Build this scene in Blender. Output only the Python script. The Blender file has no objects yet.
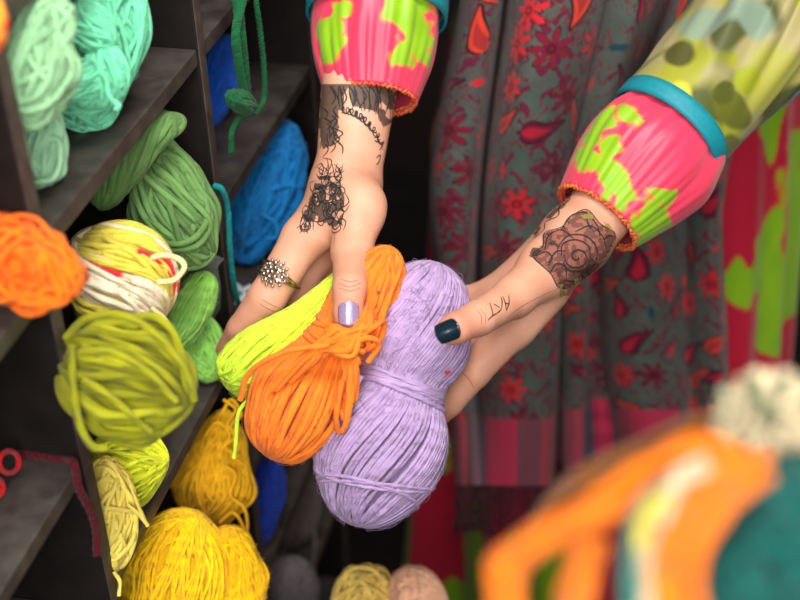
import bpy, math, random
import numpy as np
from mathutils import Vector, Matrix
from mathutils.bvhtree import BVHTree

random.seed(7)
SC = bpy.context.scene
COL = SC.collection

# ------------------------------------------------------------------ camera
FPX = 1349.348
R = np.array([[0.97531756, -0.10495632, 0.19426739],
              [0.21934312, 0.56166028, -0.79776333],
              [-0.02538197, 0.8206838, 0.57081858]])
CAM = np.array([0.0, 0.0, 1.6])
EA = np.array([0.97563189, 0.21941381, 0.0])       # horizontal, to the viewer's right
FB = np.array([-0.21941381, 0.97563189, 0.0])      # horizontal, away from the viewer


def ray(px, py):
    return R @ np.array([(px - 400) / FPX, -(py - 300) / FPX, -1.0])


def P(px, py, dep):
    return CAM + ray(px, py) * dep


def PL(px, py, b):                                   # on the upright plane at distance b
    d = ray(px, py)
    return CAM + d * (b / (d @ FB))


def PX(px, py, x):                                   # on the upright plane of constant x (shelf front)
    d = ray(px, py)
    return CAM + d * (x / d[0])


def AB(a, b, z):
    return EA * a + FB * b + np.array([0, 0, z])


cd = bpy.data.cameras.new('camera')
cam = bpy.data.objects.new('camera', cd)
COL.objects.link(cam)
cam.matrix_world = Matrix([list(R[0]) + [CAM[0]], list(R[1]) + [CAM[1]], list(R[2]) + [CAM[2]], [0, 0, 0, 1]])
cd.sensor_width = 36
cd.lens = FPX / 800 * 36
cd.clip_start = 0.01
cd.dof.use_dof = True
cd.dof.focus_distance = 0.955
cd.dof.aperture_fstop = 4.2
SC.camera = cam


# ------------------------------------------------------------------ helpers
def srgb(r, g, b):
    f = lambda c: (c / 255 / 12.92) if c / 255 <= 0.04045 else ((c / 255 + 0.055) / 1.055) ** 2.4
    return np.array([f(r), f(g), f(b)])


def unit(v):
    v = np.asarray(v, float)
    return v / (np.linalg.norm(v) + 1e-12)


def link_props(o, label=None, cat=None, group=None, kind=None):
    if label: o['label'] = label
    if cat: o['category'] = cat
    if group: o['group'] = group
    if kind: o['kind'] = kind
    return o


def empty(name, loc, label=None, cat=None, group=None):
    o = bpy.data.objects.new(name, None)
    COL.objects.link(o)
    o.location = tuple(loc)
    o.empty_display_size = 0.02
    return link_props(o, label, cat, group)


class MB:
    """collects vertex / quad arrays and links them as one mesh object"""
    def __init__(s):
        s.v, s.f, s.uv, s.c, s.n = [], [], [], [], 0

    def add(s, v, f, uv=None, c=None):
        v = np.asarray(v, float).reshape(-1, 3)
        s.v.append(v)
        s.f.append(np.asarray(f, int).reshape(-1, 4) + s.n)
        s.uv.append(np.zeros((len(v), 2)) if uv is None else np.asarray(uv).reshape(-1, 2))
        if c is None: c = np.ones((len(v), 3))
        s.c.append(np.broadcast_to(np.asarray(c, float), (len(v), 3)))
        s.n += len(v)
        return s

    def box(s, lo, hi, c=None):
        (x0, y0, z0), (x1, y1, z1) = lo, hi
        v = [(x0, y0, z0), (x1, y0, z0), (x1, y1, z0), (x0, y1, z0), (x0, y0, z1), (x1, y0, z1), (x1, y1, z1), (x0, y1, z1)]
        f = [(0, 3, 2, 1), (4, 5, 6, 7), (0, 1, 5, 4), (1, 2, 6, 5), (2, 3, 7, 6), (3, 0, 4, 7)]
        return s.add(v, f, None, c)

    def grid(s, Pts, uv=None, c=None, closed=False, mask=None):
        n, k = Pts.shape[:2]
        idx = np.arange(n * k).reshape(n, k)
        if closed: idx = np.concatenate([idx, idx[:, :1]], 1)
        f = np.stack([idx[:-1, :-1], idx[:-1, 1:], idx[1:, 1:], idx[1:, :-1]], -1)
        if mask is not None: f = f[mask]
        return s.add(Pts.reshape(-1, 3), f.reshape(-1, 4), uv, None if c is None else np.asarray(c).reshape(-1, 3))

    def build(s, name, mat, parent=None, smooth=True, bevel=0):
        v = np.concatenate(s.v); f = np.concatenate(s.f); uv = np.concatenate(s.uv); c = np.concatenate(s.c)
        used = np.zeros(len(v), bool); used[f.ravel()] = True
        if not used.all():
            ix = np.cumsum(used) - 1; v, uv, c, f = v[used], uv[used], c[used], ix[f]
        me = bpy.data.meshes.new(name)
        me.vertices.add(len(v)); me.vertices.foreach_set('co', v.astype(np.float32).ravel())
        me.loops.add(f.size); me.loops.foreach_set('vertex_index', f.astype(np.int32).ravel())
        me.polygons.add(len(f)); me.polygons.foreach_set('loop_start', (np.arange(len(f)) * 4).astype(np.int32))
        me.polygons.foreach_set('use_smooth', np.full(len(f), smooth))
        ul = me.uv_layers.new(name='UVMap')
        ul.data.foreach_set('uv', uv[f.ravel()].astype(np.float32).ravel())
        ca = me.color_attributes.new('Col', 'FLOAT_COLOR', 'POINT')
        ca.data.foreach_set('color', np.concatenate([c, np.ones((len(c), 1))], 1).astype(np.float32).ravel())
        me.update(calc_edges=True); me.validate()
        me.materials.append(mat)
        o = bpy.data.objects.new(name, me)
        COL.objects.link(o)
        if parent is not None:
            o.parent = parent
            o.matrix_parent_inverse = Matrix.Translation(-world_loc(parent))
        if bevel:
            m = o.modifiers.new('bevel', 'BEVEL'); m.width = bevel; m.segments = 2; m.limit_method = 'ANGLE'
        return o


def world_loc(o):
    return Vector(o.location) if o.type == 'EMPTY' else Vector((0, 0, 0))


def catmull(pts, n):
    pts = np.asarray(pts, float)
    p = np.concatenate([[2 * pts[0] - pts[1]], pts, [2 * pts[-1] - pts[-2]]])
    t = np.linspace(0, len(pts) - 1 - 1e-9, n)
    i = t.astype(int); u = (t - i)[:, None]
    a, b, c, d = p[i], p[i + 1], p[i + 2], p[i + 3]
    return 0.5 * (2 * b + (c - a) * u + (2 * a - 5 * b + 4 * c - d) * u ** 2 + (3 * b - a - 3 * c + d) * u ** 3)


def tubes(mb, paths, rad, sides=6, closed=False, col=None, caps=True):
    """paths (N,K,3); rad scalar or (N,K); col (N,3) or (N,K,3)"""
    p = np.asarray(paths, float)
    if p.ndim == 2: p = p[None]
    N, K = p.shape[:2]
    if closed:
        tg = np.roll(p, -1, 1) - np.roll(p, 1, 1)
    else:
        tg = np.gradient(p, axis=1)
    tg /= np.linalg.norm(tg, axis=2, keepdims=True) + 1e-12
    ref = np.where(np.abs(tg[:, 0, 2:3]) < 0.8, [[0, 0, 1.0]], [[1.0, 0, 0]])
    nrm = np.empty_like(p)
    cur = ref - (ref * tg[:, 0]).sum(1, keepdims=True) * tg[:, 0]
    for k in range(K):
        cur = cur - (cur * tg[:, k]).sum(1, keepdims=True) * tg[:, k]
        cur = cur / (np.linalg.norm(cur, axis=1, keepdims=True) + 1e-12)
        nrm[:, k] = cur
    bi = np.cross(tg, nrm)
    rad = np.broadcast_to(np.asarray(rad, float), (N, K))
    th = np.arange(sides + 1) / sides * 2 * np.pi
    ring = p[:, :, None] + rad[:, :, None, None] * (np.cos(th)[:, None] * nrm[:, :, None] + np.sin(th)[:, None] * bi[:, :, None])
    L = np.concatenate([np.zeros((N, 1)), np.cumsum(np.linalg.norm(np.diff(p, axis=1), axis=2), 1)], 1)
    uv = np.empty((N, K, sides + 1, 2))
    uv[..., 0] = np.arange(sides + 1) / sides
    uv[..., 1] = (L / (np.mean(rad) * 7))[:, :, None]
    if closed:
        ring = np.concatenate([ring, ring[:, :1]], 1); uv = np.concatenate([uv, uv[:, -1:]], 1); K += 1
    if col is None: col = np.ones((N, 3))
    col = np.asarray(col, float)
    if col.ndim == 1: col = np.broadcast_to(col, (N, 3))
    if col.ndim == 2: col = np.broadcast_to(col[:, None], (N, K, 3))
    elif closed: col = np.concatenate([col, col[:, :1]], 1)
    c = np.broadcast_to(col[:, :, None], (N, K, sides + 1, 3))
    idx = np.arange(N * K * (sides + 1)).reshape(N, K, sides + 1)
    f = np.stack([idx[:, :-1, :-1], idx[:, :-1, 1:], idx[:, 1:, 1:], idx[:, 1:, :-1]], -1).reshape(-1, 4)
    mb.add(ring.reshape(-1, 3), f, uv.reshape(-1, 2), c.reshape(-1, 3))
    return mb


_rng = np.random.default_rng(5)
_LAT = _rng.random((32, 32, 32))


def vnoise(p, freq, seed=0):
    """smooth value noise, p (...,3) -> (...)"""
    q = np.asarray(p, float) * freq + seed * 7.31
    i = np.floor(q).astype(int); u = q - i; u = u * u * (3 - 2 * u)
    r = 0
    for dx in (0, 1):
        for dy in (0, 1):
            for dz in (0, 1):
                w = (u[..., 0] if dx else 1 - u[..., 0]) * (u[..., 1] if dy else 1 - u[..., 1]) * (u[..., 2] if dz else 1 - u[..., 2])
                r = r + w * _LAT[(i[..., 0] + dx) % 32, (i[..., 1] + dy) % 32, (i[..., 2] + dz) % 32]
    return r


def fbm(p, freq, seed=0):
    return (vnoise(p, freq, seed) + 0.5 * vnoise(p, freq * 2.1, seed + 3) + 0.25 * vnoise(p, freq * 4.3, seed + 5)) / 1.75


# ------------------------------------------------------------------ materials
def new_mat(name):
    m = bpy.data.materials.new(name)
    m.use_nodes = True
    nt = m.node_tree
    return m, nt, nt.nodes['Principled BSDF']


def N(nt, typ, **kw):
    n = nt.nodes.new(typ)
    for k, v in kw.items(): setattr(n, k, v)
    return n


def wool_mat(name, sheen=0.10, ply=1.0, rough=0.9, dist=0.0009):
    m, nt, b = new_mat(name)
    L = nt.links.new
    at = N(nt, 'ShaderNodeAttribute', attribute_name='Col')
    uv = N(nt, 'ShaderNodeUVMap', uv_map='UVMap')
    sep = N(nt, 'ShaderNodeSeparateXYZ'); L(uv.outputs[0], sep.inputs[0])
    m1 = N(nt, 'ShaderNodeMath', operation='MULTIPLY'); m1.inputs[1].default_value = 2; L(sep.outputs[0], m1.inputs[0])
    ad = N(nt, 'ShaderNodeMath', operation='ADD'); L(m1.outputs[0], ad.inputs[0]); L(sep.outputs[1], ad.inputs[1])
    m2 = N(nt, 'ShaderNodeMath', operation='MULTIPLY'); m2.inputs[1].default_value = 2 * math.pi; L(ad.outputs[0], m2.inputs[0])
    sn = N(nt, 'ShaderNodeMath', operation='SINE'); L(m2.outputs[0], sn.inputs[0])
    tc = N(nt, 'ShaderNodeTexCoord')
    nz = N(nt, 'ShaderNodeTexNoise'); nz.inputs['Scale'].default_value = 1100; nz.inputs['Detail'].default_value = 3
    L(tc.outputs['Object'], nz.inputs['Vector'])
    mx = N(nt, 'ShaderNodeMath', operation='MULTIPLY_ADD'); mx.inputs[1].default_value = 0.35 * ply; L(sn.outputs[0], mx.inputs[0]); L(nz.outputs['Fac'], mx.inputs[2])
    bp = N(nt, 'ShaderNodeBump'); bp.inputs['Strength'].default_value = 0.7; bp.inputs['Distance'].default_value = dist
    L(mx.outputs[0], bp.inputs['Height']); L(bp.outputs[0], b.inputs['Normal'])
    nz2 = N(nt, 'ShaderNodeTexNoise'); nz2.inputs['Scale'].default_value = 90; nz2.inputs['Detail'].default_value = 2
    L(tc.outputs['Object'], nz2.inputs['Vector'])
    mr = N(nt, 'ShaderNodeMapRange'); mr.inputs[3].default_value = 0.82; mr.inputs[4].default_value = 1.15; L(nz2.outputs['Fac'], mr.inputs[0])
    vm = N(nt, 'ShaderNodeVectorMath', operation='SCALE'); L(at.outputs['Color'], vm.inputs[0]); L(mr.outputs[0], vm.inputs['Scale'])
    L(vm.outputs[0], b.inputs['Base Color'])
    b.inputs['Roughness'].default_value = rough
    b.inputs['Sheen Weight'].default_value = sheen
    b.inputs['Sheen Roughness'].default_value = 0.5
    b.inputs['Specular IOR Level'].default_value = 0.15
    return m


def cloth_mat(name, rough=0.6, spec=0.3, sheen=0.2, weave=2500, bump=0.15, aniso=0.0):
    m, nt, b = new_mat(name)
    L = nt.links.new
    at = N(nt, 'ShaderNodeAttribute', attribute_name='Col')
    L(at.outputs['Color'], b.inputs['Base Color'])
    tc = N(nt, 'ShaderNodeTexCoord')
    nz = N(nt, 'ShaderNodeTexNoise'); nz.inputs['Scale'].default_value = weave; L(tc.outputs['Object'], nz.inputs['Vector'])
    bp = N(nt, 'ShaderNodeBump'); bp.inputs['Strength'].default_value = bump; bp.inputs['Distance'].default_value = 0.0005
    L(nz.outputs['Fac'], bp.inputs['Height']); L(bp.outputs[0], b.inputs['Normal'])
    b.inputs['Roughness'].default_value = rough
    b.inputs['Specular IOR Level'].default_value = spec
    b.inputs['Sheen Weight'].default_value = sheen
    return m


def plain_mat(name, col, rough=0.5, metal=0.0, spec=0.5, noise=None, alpha=1.0, coat=0.0, bump=0.0, scale=40):
    m, nt, b = new_mat(name)
    L = nt.links.new
    b.inputs['Base Color'].default_value = (*col, 1)
    b.inputs['Roughness'].default_value = rough
    b.inputs['Metallic'].default_value = metal
    b.inputs['Specular IOR Level'].default_value = spec
    b.inputs['Alpha'].default_value = alpha
    b.inputs['Coat Weight'].default_value = coat
    tc = N(nt, 'ShaderNodeTexCoord')
    nz = N(nt, 'ShaderNodeTexNoise'); nz.inputs['Scale'].default_value = scale; nz.inputs['Detail'].default_value = 5
    L(tc.outputs['Object'], nz.inputs['Vector'])
    if noise is not None:
        rp = N(nt, 'ShaderNodeValToRGB')
        rp.color_ramp.elements[0].position = 0.35; rp.color_ramp.elements[1].position = 0.7
        rp.color_ramp.elements[0].color = (*col, 1); rp.color_ramp.elements[1].color = (*noise, 1)
        L(nz.outputs['Fac'], rp.inputs[0]); L(rp.outputs[0], b.inputs['Base Color'])
    if bump:
        bp = N(nt, 'ShaderNodeBump'); bp.inputs['Strength'].default_value = bump; bp.inputs['Distance'].default_value = 0.002
        L(nz.outputs['Fac'], bp.inputs['Height']); L(bp.outputs[0], b.inputs['Normal'])
    return m


def skin_mat():
    m, nt, b = new_mat('skin')
    L = nt.links.new
    tc = N(nt, 'ShaderNodeTexCoord')
    n1 = N(nt, 'ShaderNodeTexNoise'); n1.inputs['Scale'].default_value = 28; n1.inputs['Detail'].default_value = 3
    L(tc.outputs['Object'], n1.inputs['Vector'])
    at = N(nt, 'ShaderNodeAttribute', attribute_name='Col')
    mx = N(nt, 'ShaderNodeMix', data_type='RGBA', blend_type='MULTIPLY')
    mx.inputs[0].default_value = 1.0
    rp = N(nt, 'ShaderNodeValToRGB')
    rp.color_ramp.elements[0].position = 0.3; rp.color_ramp.elements[1].position = 0.75
    rp.color_ramp.elements[0].color = (*srgb(208, 146, 118), 1); rp.color_ramp.elements[1].color = (*srgb(224, 168, 140), 1)
    L(n1.outputs['Fac'], rp.inputs[0]); L(rp.outputs[0], mx.inputs[6]); L(at.outputs['Color'], mx.inputs[7])
    L(mx.outputs[2], b.inputs['Base Color'])
    n2 = N(nt, 'ShaderNodeTexVoronoi'); n2.inputs['Scale'].default_value = 900; L(tc.outputs['Object'], n2.inputs['Vector'])
    n3 = N(nt, 'ShaderNodeTexNoise'); n3.inputs['Scale'].default_value = 160; n3.inputs['Detail'].default_value = 4; L(tc.outputs['Object'], n3.inputs['Vector'])
    ad = N(nt, 'ShaderNodeMath', operation='ADD'); L(n2.outputs['Distance'], ad.inputs[0]); L(n3.outputs['Fac'], ad.inputs[1])
    bp = N(nt, 'ShaderNodeBump'); bp.inputs['Strength'].default_value = 0.22; bp.inputs['Distance'].default_value = 0.0008
    L(ad.outputs[0], bp.inputs['Height']); L(bp.outputs[0], b.inputs['Normal'])
    b.inputs['Roughness'].default_value = 0.5
    b.inputs['Specular IOR Level'].default_value = 0.35
    b.inputs['Subsurface Weight'].default_value = 0.2
    b.inputs['Subsurface Radius'].default_value = (1.0, 0.35, 0.2)
    b.inputs['Subsurface Scale'].default_value = 0.004
    return m


WOOL = wool_mat('wool_yarn')
SOFT = wool_mat('soft_acrylic_yarn', sheen=0.14, ply=0.9)
THICK = wool_mat('thick_wool_yarn', ply=1.4, dist=0.0014)

# ------------------------------------------------------------------ yarn builders
def skein_geo(mb, c0, c1, ra, rb, bdir, prof, n, sr, col, tilt=0.15, twist=0.0, bend=(0, 0, 0), jit=0.04, seed=1,
              K=88, sides=6, var=0.10, colfn=None, core=0.91, wob=0.05, lump=0.12, fuzz=260):
    rg = np.random.default_rng(seed)
    c0 = np.asarray(c0, float); c1 = np.asarray(c1, float)
    ctr = (c0 + c1) / 2; ax = unit(c1 - c0); L = np.linalg.norm(c1 - c0) / 2
    V = np.asarray(bdir, float); V = unit(V - (V @ ax) * ax); U = np.cross(ax, V)
    bend = np.asarray(bend, float)
    pz = np.array([p[0] for p in prof]); ps = np.array([p[1] for p in prof])

    def shape(z, ph, rho, k):
        s = np.interp(z, pz, ps)
        s = (s + np.interp(z - 0.08, pz, ps) + np.interp(z + 0.08, pz, ps)) / 3
        ph = ph + twist * z
        if lump:
            k = k * (1 + lump * 2 * (vnoise(np.stack([rho * np.cos(ph), rho * np.sin(ph), z * 1.3], -1) + 3, 1.7, seed) - .5))
        w = rho * s * k
        return (ctr + ax * (L * z * (0.5 + 0.5 * k))[..., None] + bend * (1 - z ** 2)[..., None]
                + U * (ra * w * np.cos(ph))[..., None] + V * (rb * w * np.sin(ph))[..., None])
    al = (np.arange(n) + rg.random(n) * 0.8) / n * np.pi
    de = rg.normal(0, tilt, n)
    th = np.arange(K) / K * 2 * np.pi
    # loop in the plane spanned by e1 (long axis, tilted by de) and e2
    e2 = np.stack([np.cos(al), np.sin(al), 0 * al], -1)
    side = np.stack([-np.sin(al), np.cos(al), 0 * al], -1)
    e1 = np.cos(de)[:, None] * np.array([0, 0, 1.0]) + np.sin(de)[:, None] * side
    q = np.cos(th)[None, :, None] * e1[:, None] + np.sin(th)[None, :, None] * e2[:, None]
    z = np.clip(q[..., 2], -1, 1); rho = np.hypot(q[..., 0], q[..., 1]); ph = np.arctan2(q[..., 1], q[..., 0])
    lay = 1 - rg.random(n)[:, None] * jit * 2 + jit * 0.6
    f1 = rg.integers(1, 4, n)[:, None]; p1 = rg.random(n)[:, None] * 6.28
    k = lay + wob * 0.5 * np.sin(th[None] * f1 + p1)
    ph = ph + wob * np.sin(th[None] * 2 + p1 * 2) * 0.8
    pts = shape(z, ph, rho, k)
    cc = np.asarray(col)[None] * (1 + rg.normal(0, var, (n, 1)))
    if colfn is not None: cc = colfn(al, th, rg)
    tubes(mb, pts, sr, sides, True, np.clip(cc, 0, 1))
    if fuzz:                                          # stray fibres standing off the surface
        fz = rg.uniform(-.97, .97, fuzz); fp = rg.uniform(0, 6.283, fuzz)
        t5 = np.linspace(0, 1, 5); mm = (ra + rb) / 2
        ln = rg.uniform(.10, .22, fuzz) * min(1, .02 / mm) ; dz = rg.normal(0, .10, fuzz); dp = rg.normal(0, .22, fuzz)
        zz5 = np.clip(fz[:, None] + dz[:, None] * t5, -.99, .99); pp5 = fp[:, None] + dp[:, None] * t5 + .05 * np.sin(t5 * 9)
        tubes(mb, shape(zz5, pp5, np.sqrt(1 - zz5 ** 2), 1.0 + ln[:, None] * np.sin(t5 * 2.6)), .00013, 3, False, np.asarray(col)[None] * np.ones((fuzz, 1)))
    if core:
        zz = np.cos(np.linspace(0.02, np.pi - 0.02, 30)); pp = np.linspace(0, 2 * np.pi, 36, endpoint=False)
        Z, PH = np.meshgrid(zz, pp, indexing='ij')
        mb.grid(shape(Z, PH, np.sqrt(1 - Z ** 2), core + 0 * Z), None, np.broadcast_to(np.asarray(col) * 0.75, (30, 36, 3)), closed=True)  # core colour darkened, painting shade into the gaps between strands
    return shape


def tie_geo(mb, shape, z0, turns, sr, col, spread=0.05, k=1.03, seed=3, tiltamp=0.06):
    rg = np.random.default_rng(seed)
    th = np.arange(60) / 60 * 2 * np.pi
    paths = []
    for i in range(turns):
        z = z0 + (i - (turns - 1) / 2) * spread / max(1, turns - 1) * 2 + tiltamp * np.sin(th + rg.random() * 6)
        paths.append(shape(z, th, np.sqrt(1 - z ** 2), k + rg.random() * 0.05 + 0 * th))
    tubes(mb, np.array(paths), sr, 6, True, np.clip(np.asarray(col)[None] * (1 + rg.normal(0, 0.06, (turns, 1))), 0, 1))


def tail_geo(mb, pts, sr, col, n=60, wob=0.0, seed=0):
    p = catmull(pts, n)
    if wob:
        t = np.linspace(0, 1, n)[:, None]
        rg = np.random.default_rng(seed)
        for _ in range(3):
            p = p + wob * rg.normal(0, 1, 3) * np.sin(t * rg.uniform(8, 25) + rg.uniform(0, 6)) * np.minimum(1, t * 8)
    tubes(mb, p[None], sr, 7, False, np.asarray(col)[None])
    return mb


def strip_ply(p, sr, col, mb, plies=2, turns=40, n=None):
    """two-ply cord following path p"""
    p = np.asarray(p)
    n = len(p)
    tg = np.gradient(p, axis=0); tg /= np.linalg.norm(tg, axis=1, keepdims=True)
    ref = np.array([0.3, 0.9, 0.2]); a = np.cross(tg, ref); a /= np.linalg.norm(a, axis=1, keepdims=True); b = np.cross(tg, a)
    s = np.linspace(0, turns * 2 * np.pi, n)
    for j in range(plies):
        ph = s + j * 2 * np.pi / plies
        q = p + sr * (np.cos(ph)[:, None] * a + np.sin(ph)[:, None] * b)
        tubes(mb, q[None], sr * 0.95, 6, False, np.asarray(col)[None])


def bundle_geo(mb, spine, rad, n, sr, col, seed=0, K=60, wob=0.3, var=0.1, twist=1.0):
    """loose bundle of open strands along a spine; rad scalar or list along the spine"""
    rg = np.random.default_rng(seed)
    p = catmull(spine, K)
    tg = np.gradient(p, axis=0); tg /= np.linalg.norm(tg, axis=1, keepdims=True)
    a = np.cross(tg, [0.31, 0.2, 0.93]); a /= np.linalg.norm(a, axis=1, keepdims=True); b = np.cross(tg, a)
    t = np.linspace(0, 1, K)
    rr = np.interp(t, np.linspace(0, 1, len(rad)), rad) if np.ndim(rad) else np.full(K, rad)
    out = []
    for i in range(n):
        r = math.sqrt(rg.random()); ph = rg.random() * 6.283 + twist * t * 3 + wob * np.sin(t * rg.uniform(4, 12) + rg.random() * 6)
        r = r * (1 + 0.2 * np.sin(t * rg.uniform(3, 10) + rg.random() * 6))
        out.append(p + (rr * r)[:, None] * (np.cos(ph)[:, None] * a + np.sin(ph)[:, None] * b))
    tubes(mb, np.array(out), sr, 6, False, np.clip(np.asarray(col)[None] * (1 + rg.normal(0, var, (n, 1))), 0, 1))


BALL = [(-1, 1), (0, 1), (1, 1)]
TOCAM = -unit(ray(400, 300))


def yarn(name, label, cat, c0, c1, ra, rb, prof=BALL, n=60, sr=0.0018, col=(1, 1, 1), mat=None, group='yarns on the shelves',
         tie=None, tails=(), tail_sr=None, bdir=None, extra=None, seat=None, **kw):
    """one skein: an Empty with its strands, tie and loose ends, or a single mesh when it has no parts"""
    mat = mat or WOOL
    bdir = TOCAM if bdir is None else bdir
    mb = MB()
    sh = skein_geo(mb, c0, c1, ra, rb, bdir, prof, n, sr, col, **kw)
    if extra is not None: extra(mb, sh)
    dz = 0 if seat is None else seat + .0008 - np.percentile(mb.v[0][:, 2], .2)    # let it rest on its board
    if tie is None and not tails:
        o = link_props(mb.build(name, mat), label, cat, group)
        o.location.z += dz
        return o, sh
    ctr = (np.asarray(c0) + np.asarray(c1)) / 2
    root = empty(name, ctr, label, cat, group)
    mb.build('strands', mat, root)
    if tie is not None:
        t = MB(); tie_geo(t, sh, tie[0], tie[1], sr * 1.05, col, *tie[2:]); t.build('tie', mat, root)
    for tl in tails:
        t = MB(); tail_geo(t, tl, tail_sr or sr, col); t.build('loose_end', mat, root)
    root.location.z += dz
    return root, sh

# ------------------------------------------------------------------ the room
X0 = -0.35                                            # front plane of the shelving
m_floor = plain_mat('dark_floor', srgb(34, 30, 28), 0.6, noise=srgb(46, 41, 38), scale=8)
m_wall = plain_mat('dark_wall', srgb(44, 24, 24), 0.8, noise=srgb(50, 44, 40), scale=5)
m_cream = plain_mat('cream_plaster', srgb(236, 214, 186), 0.8, noise=srgb(228, 204, 174), scale=5)
link_props(MB().box((-1.2, -1.2, -0.05), (2.2, 2.9, 0.0)).build('floor', m_floor, smooth=False), kind='structure')
link_props(MB().box((-1.2, 2.8, 0.0), (2.2, 2.9, 2.7)).build('wall_back', m_wall, smooth=False), kind='structure')
link_props(MB().box((-1.2, -1.2, 0.0), (-1.1, 2.8, 2.7)).build('wall_left', m_wall, smooth=False), kind='structure')
link_props(MB().box((0.285, 1.95, 0.0), (2.2, 2.05, 2.7)).build('wall_right', m_cream, smooth=False), kind='structure')

# ------------------------------------------------------------------ shelving unit
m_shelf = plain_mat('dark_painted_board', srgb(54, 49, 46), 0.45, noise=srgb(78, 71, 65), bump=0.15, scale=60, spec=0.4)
m_edge = plain_mat('worn_shaded_board', srgb(25, 21, 20), 0.6, noise=srgb(34, 29, 27), bump=0.15, scale=50, spec=0.2)  # divider colour darkened to carry the shade inside the compartments
m_front = plain_mat('lit_front_edge', srgb(58, 47, 43), 0.55, noise=srgb(84, 72, 65), scale=70)  # same boards in a lighter tone, lit look painted on their fronts
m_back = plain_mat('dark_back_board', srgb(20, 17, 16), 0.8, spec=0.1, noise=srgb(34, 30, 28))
T = 0.013
DEPTH = 0.27
YA, YB, YC, Y_0 = 0.576, 0.845, 1.115, 0.300
unit_root = empty('shelving_unit', (X0 - DEPTH / 2, 0.7, 0), 'dark brown pigeonhole shelving unit filled with bright yarn on the left', 'shelving unit')
XB = X0 - DEPTH
for i, y in enumerate((Y_0, YA, YB, YC)):
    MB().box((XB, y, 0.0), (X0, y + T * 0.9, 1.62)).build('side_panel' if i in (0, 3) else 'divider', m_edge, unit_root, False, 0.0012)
    MB().box((X0, y, 0.0), (X0 + .0012, y + T * 0.9, 1.62)).build('front_edge', m_front, unit_root, False, 0.0004)  # thin added strip holding the lighter, lit tone of the board front
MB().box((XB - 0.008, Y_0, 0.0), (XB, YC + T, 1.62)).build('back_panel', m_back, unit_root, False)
Z_SH = [1.60, 1.471, 1.334, 1.197, 1.060, 0.922, 0.785, 0.648, 0.511, 0.374, 0.237, 0.03]
for ya, yb in ((YA, YB), (YB, YC)):
    for z in Z_SH:
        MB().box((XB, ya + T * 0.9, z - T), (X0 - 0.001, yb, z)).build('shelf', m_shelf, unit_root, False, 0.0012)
for z in (1.60, 1.45, 1.325, 1.172, 1.035, 0.90, 0.765, 0.63, 0.49, 0.35, 0.2, 0.03):
    MB().box((XB, Y_0 + T * 0.9, z - T), (X0 - 0.001, YA, z)).build('shelf', m_shelf, unit_root, False, 0.0012)


def at(y, z, x):                                       # point inside the shelving: x measured from the front plane, + is out
    return np.array([X0 + x, y, z])


# ------------------------------------------------------------------ the person's body: one signed-distance surface
W_R = P(348, 178, 1.015); E_R = P(386, -130, 1.075); S_R = AB(0.005, 1.29, 1.39)
W_L = P(583, 232, 1.02); E_L = P(790, -8, 1.085); S_L = AB(0.37, 1.27, 1.38)
prims = []                                             # (a, b, ra, rb, k)


def cone(a, b, ra, rb, k): prims.append((np.asarray(a), np.asarray(b), ra, rb, k))


TC = 0.188
# torso, hips, legs, neck
cone(AB(TC, 1.285, 0.98), AB(TC, 1.285, 1.16), 0.105, 0.10, 0.03)
cone(AB(TC - .05, 1.285, 0.92), AB(TC + .05, 1.285, 0.92), 0.105, 0.105, 0.06)
cone(AB(TC, 1.285, 1.16), AB(TC, 1.285, 1.30), 0.10, 0.10, 0.05)
cone(AB(TC - .06, 1.28, 1.30), AB(TC + .06, 1.28, 1.30), 0.095, 0.095, 0.05)
cone(AB(TC - .15, 1.29, 1.385), AB(TC + .15, 1.285, 1.385), 0.052, 0.052, 0.06)
cone(AB(TC, 1.29, 1.40), AB(TC, 1.27, 1.49), 0.055, 0.05, 0.04)
for s in (-1, 1):
    cone(AB(TC + s * .085, 1.285, 0.90), AB(TC + s * .085, 1.275, 0.50), 0.085, 0.058, 0.04)
    cone(AB(TC + s * .085, 1.275, 0.50), AB(TC + s * .085, 1.295, 0.09), 0.055, 0.036, 0.02)
    cone(AB(TC + s * .085, 1.30, 0.045), AB(TC + s * .095, 1.15, 0.03), 0.042, 0.03, 0.03)
# arms
for S, E, W in ((S_R, E_R, W_R), (S_L, E_L, W_L)):
    cone(S, E, 0.050, 0.039, 0.03)
    m = E * 0.7 + W * 0.3
    cone(E, m, 0.039, 0.037, 0.02)
    cone(m, W, 0.036, 0.0245, 0.02)
# right hand (on the viewer's left): palm
RH = dict(index=P(304, 238, .992), middle=P(316, 252, 1.022), ring=P(332, 262, 1.042), pinky=P(346, 266, 1.056), thumb=P(357, 208, .978))
for nme, r1, r2 in (('index', .0185, .0160), ('middle', .018, .014), ('ring', .017, .0135), ('pinky', .016, .0125)):
    cone(W_R + (RH[nme] - W_R) * .12, RH[nme], r1, r2, 0.016)
cone(P(345, 192, 1.0), RH['thumb'], 0.021, 0.0195, 0.014)
cone(P(357, 206, .985), P(352, 252, .962), 0.0195, 0.0145, 0.012)
cone(P(340, 202, .985), P(318, 232, .986), 0.017, 0.014, 0.010)     # web between thumb and index
# left hand (on the viewer's right): palm
LH = dict(index=P(512, 328, 1.002), middle=P(505, 316, 1.025), ring=P(500, 304, 1.04), pinky=P(497, 292, 1.05), thumb=P(548, 268, .985))
for nme, r1, r2 in (('index', .0195, .0155), ('middle', .018, .015), ('ring', .017, .014), ('pinky', .017, .013)):
    cone(W_L + (LH[nme] - W_L) * .12, LH[nme], r1, r2, 0.016)
cone(P(575, 240, 1.005), LH['thumb'], 0.022, 0.020, 0.014)
cone(LH['thumb'], P(514, 297, .955), 0.0195, 0.0148, 0.012)
cone(P(545, 290, 1.0), P(522, 322, .995), 0.017, 0.013, 0.010)
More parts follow.
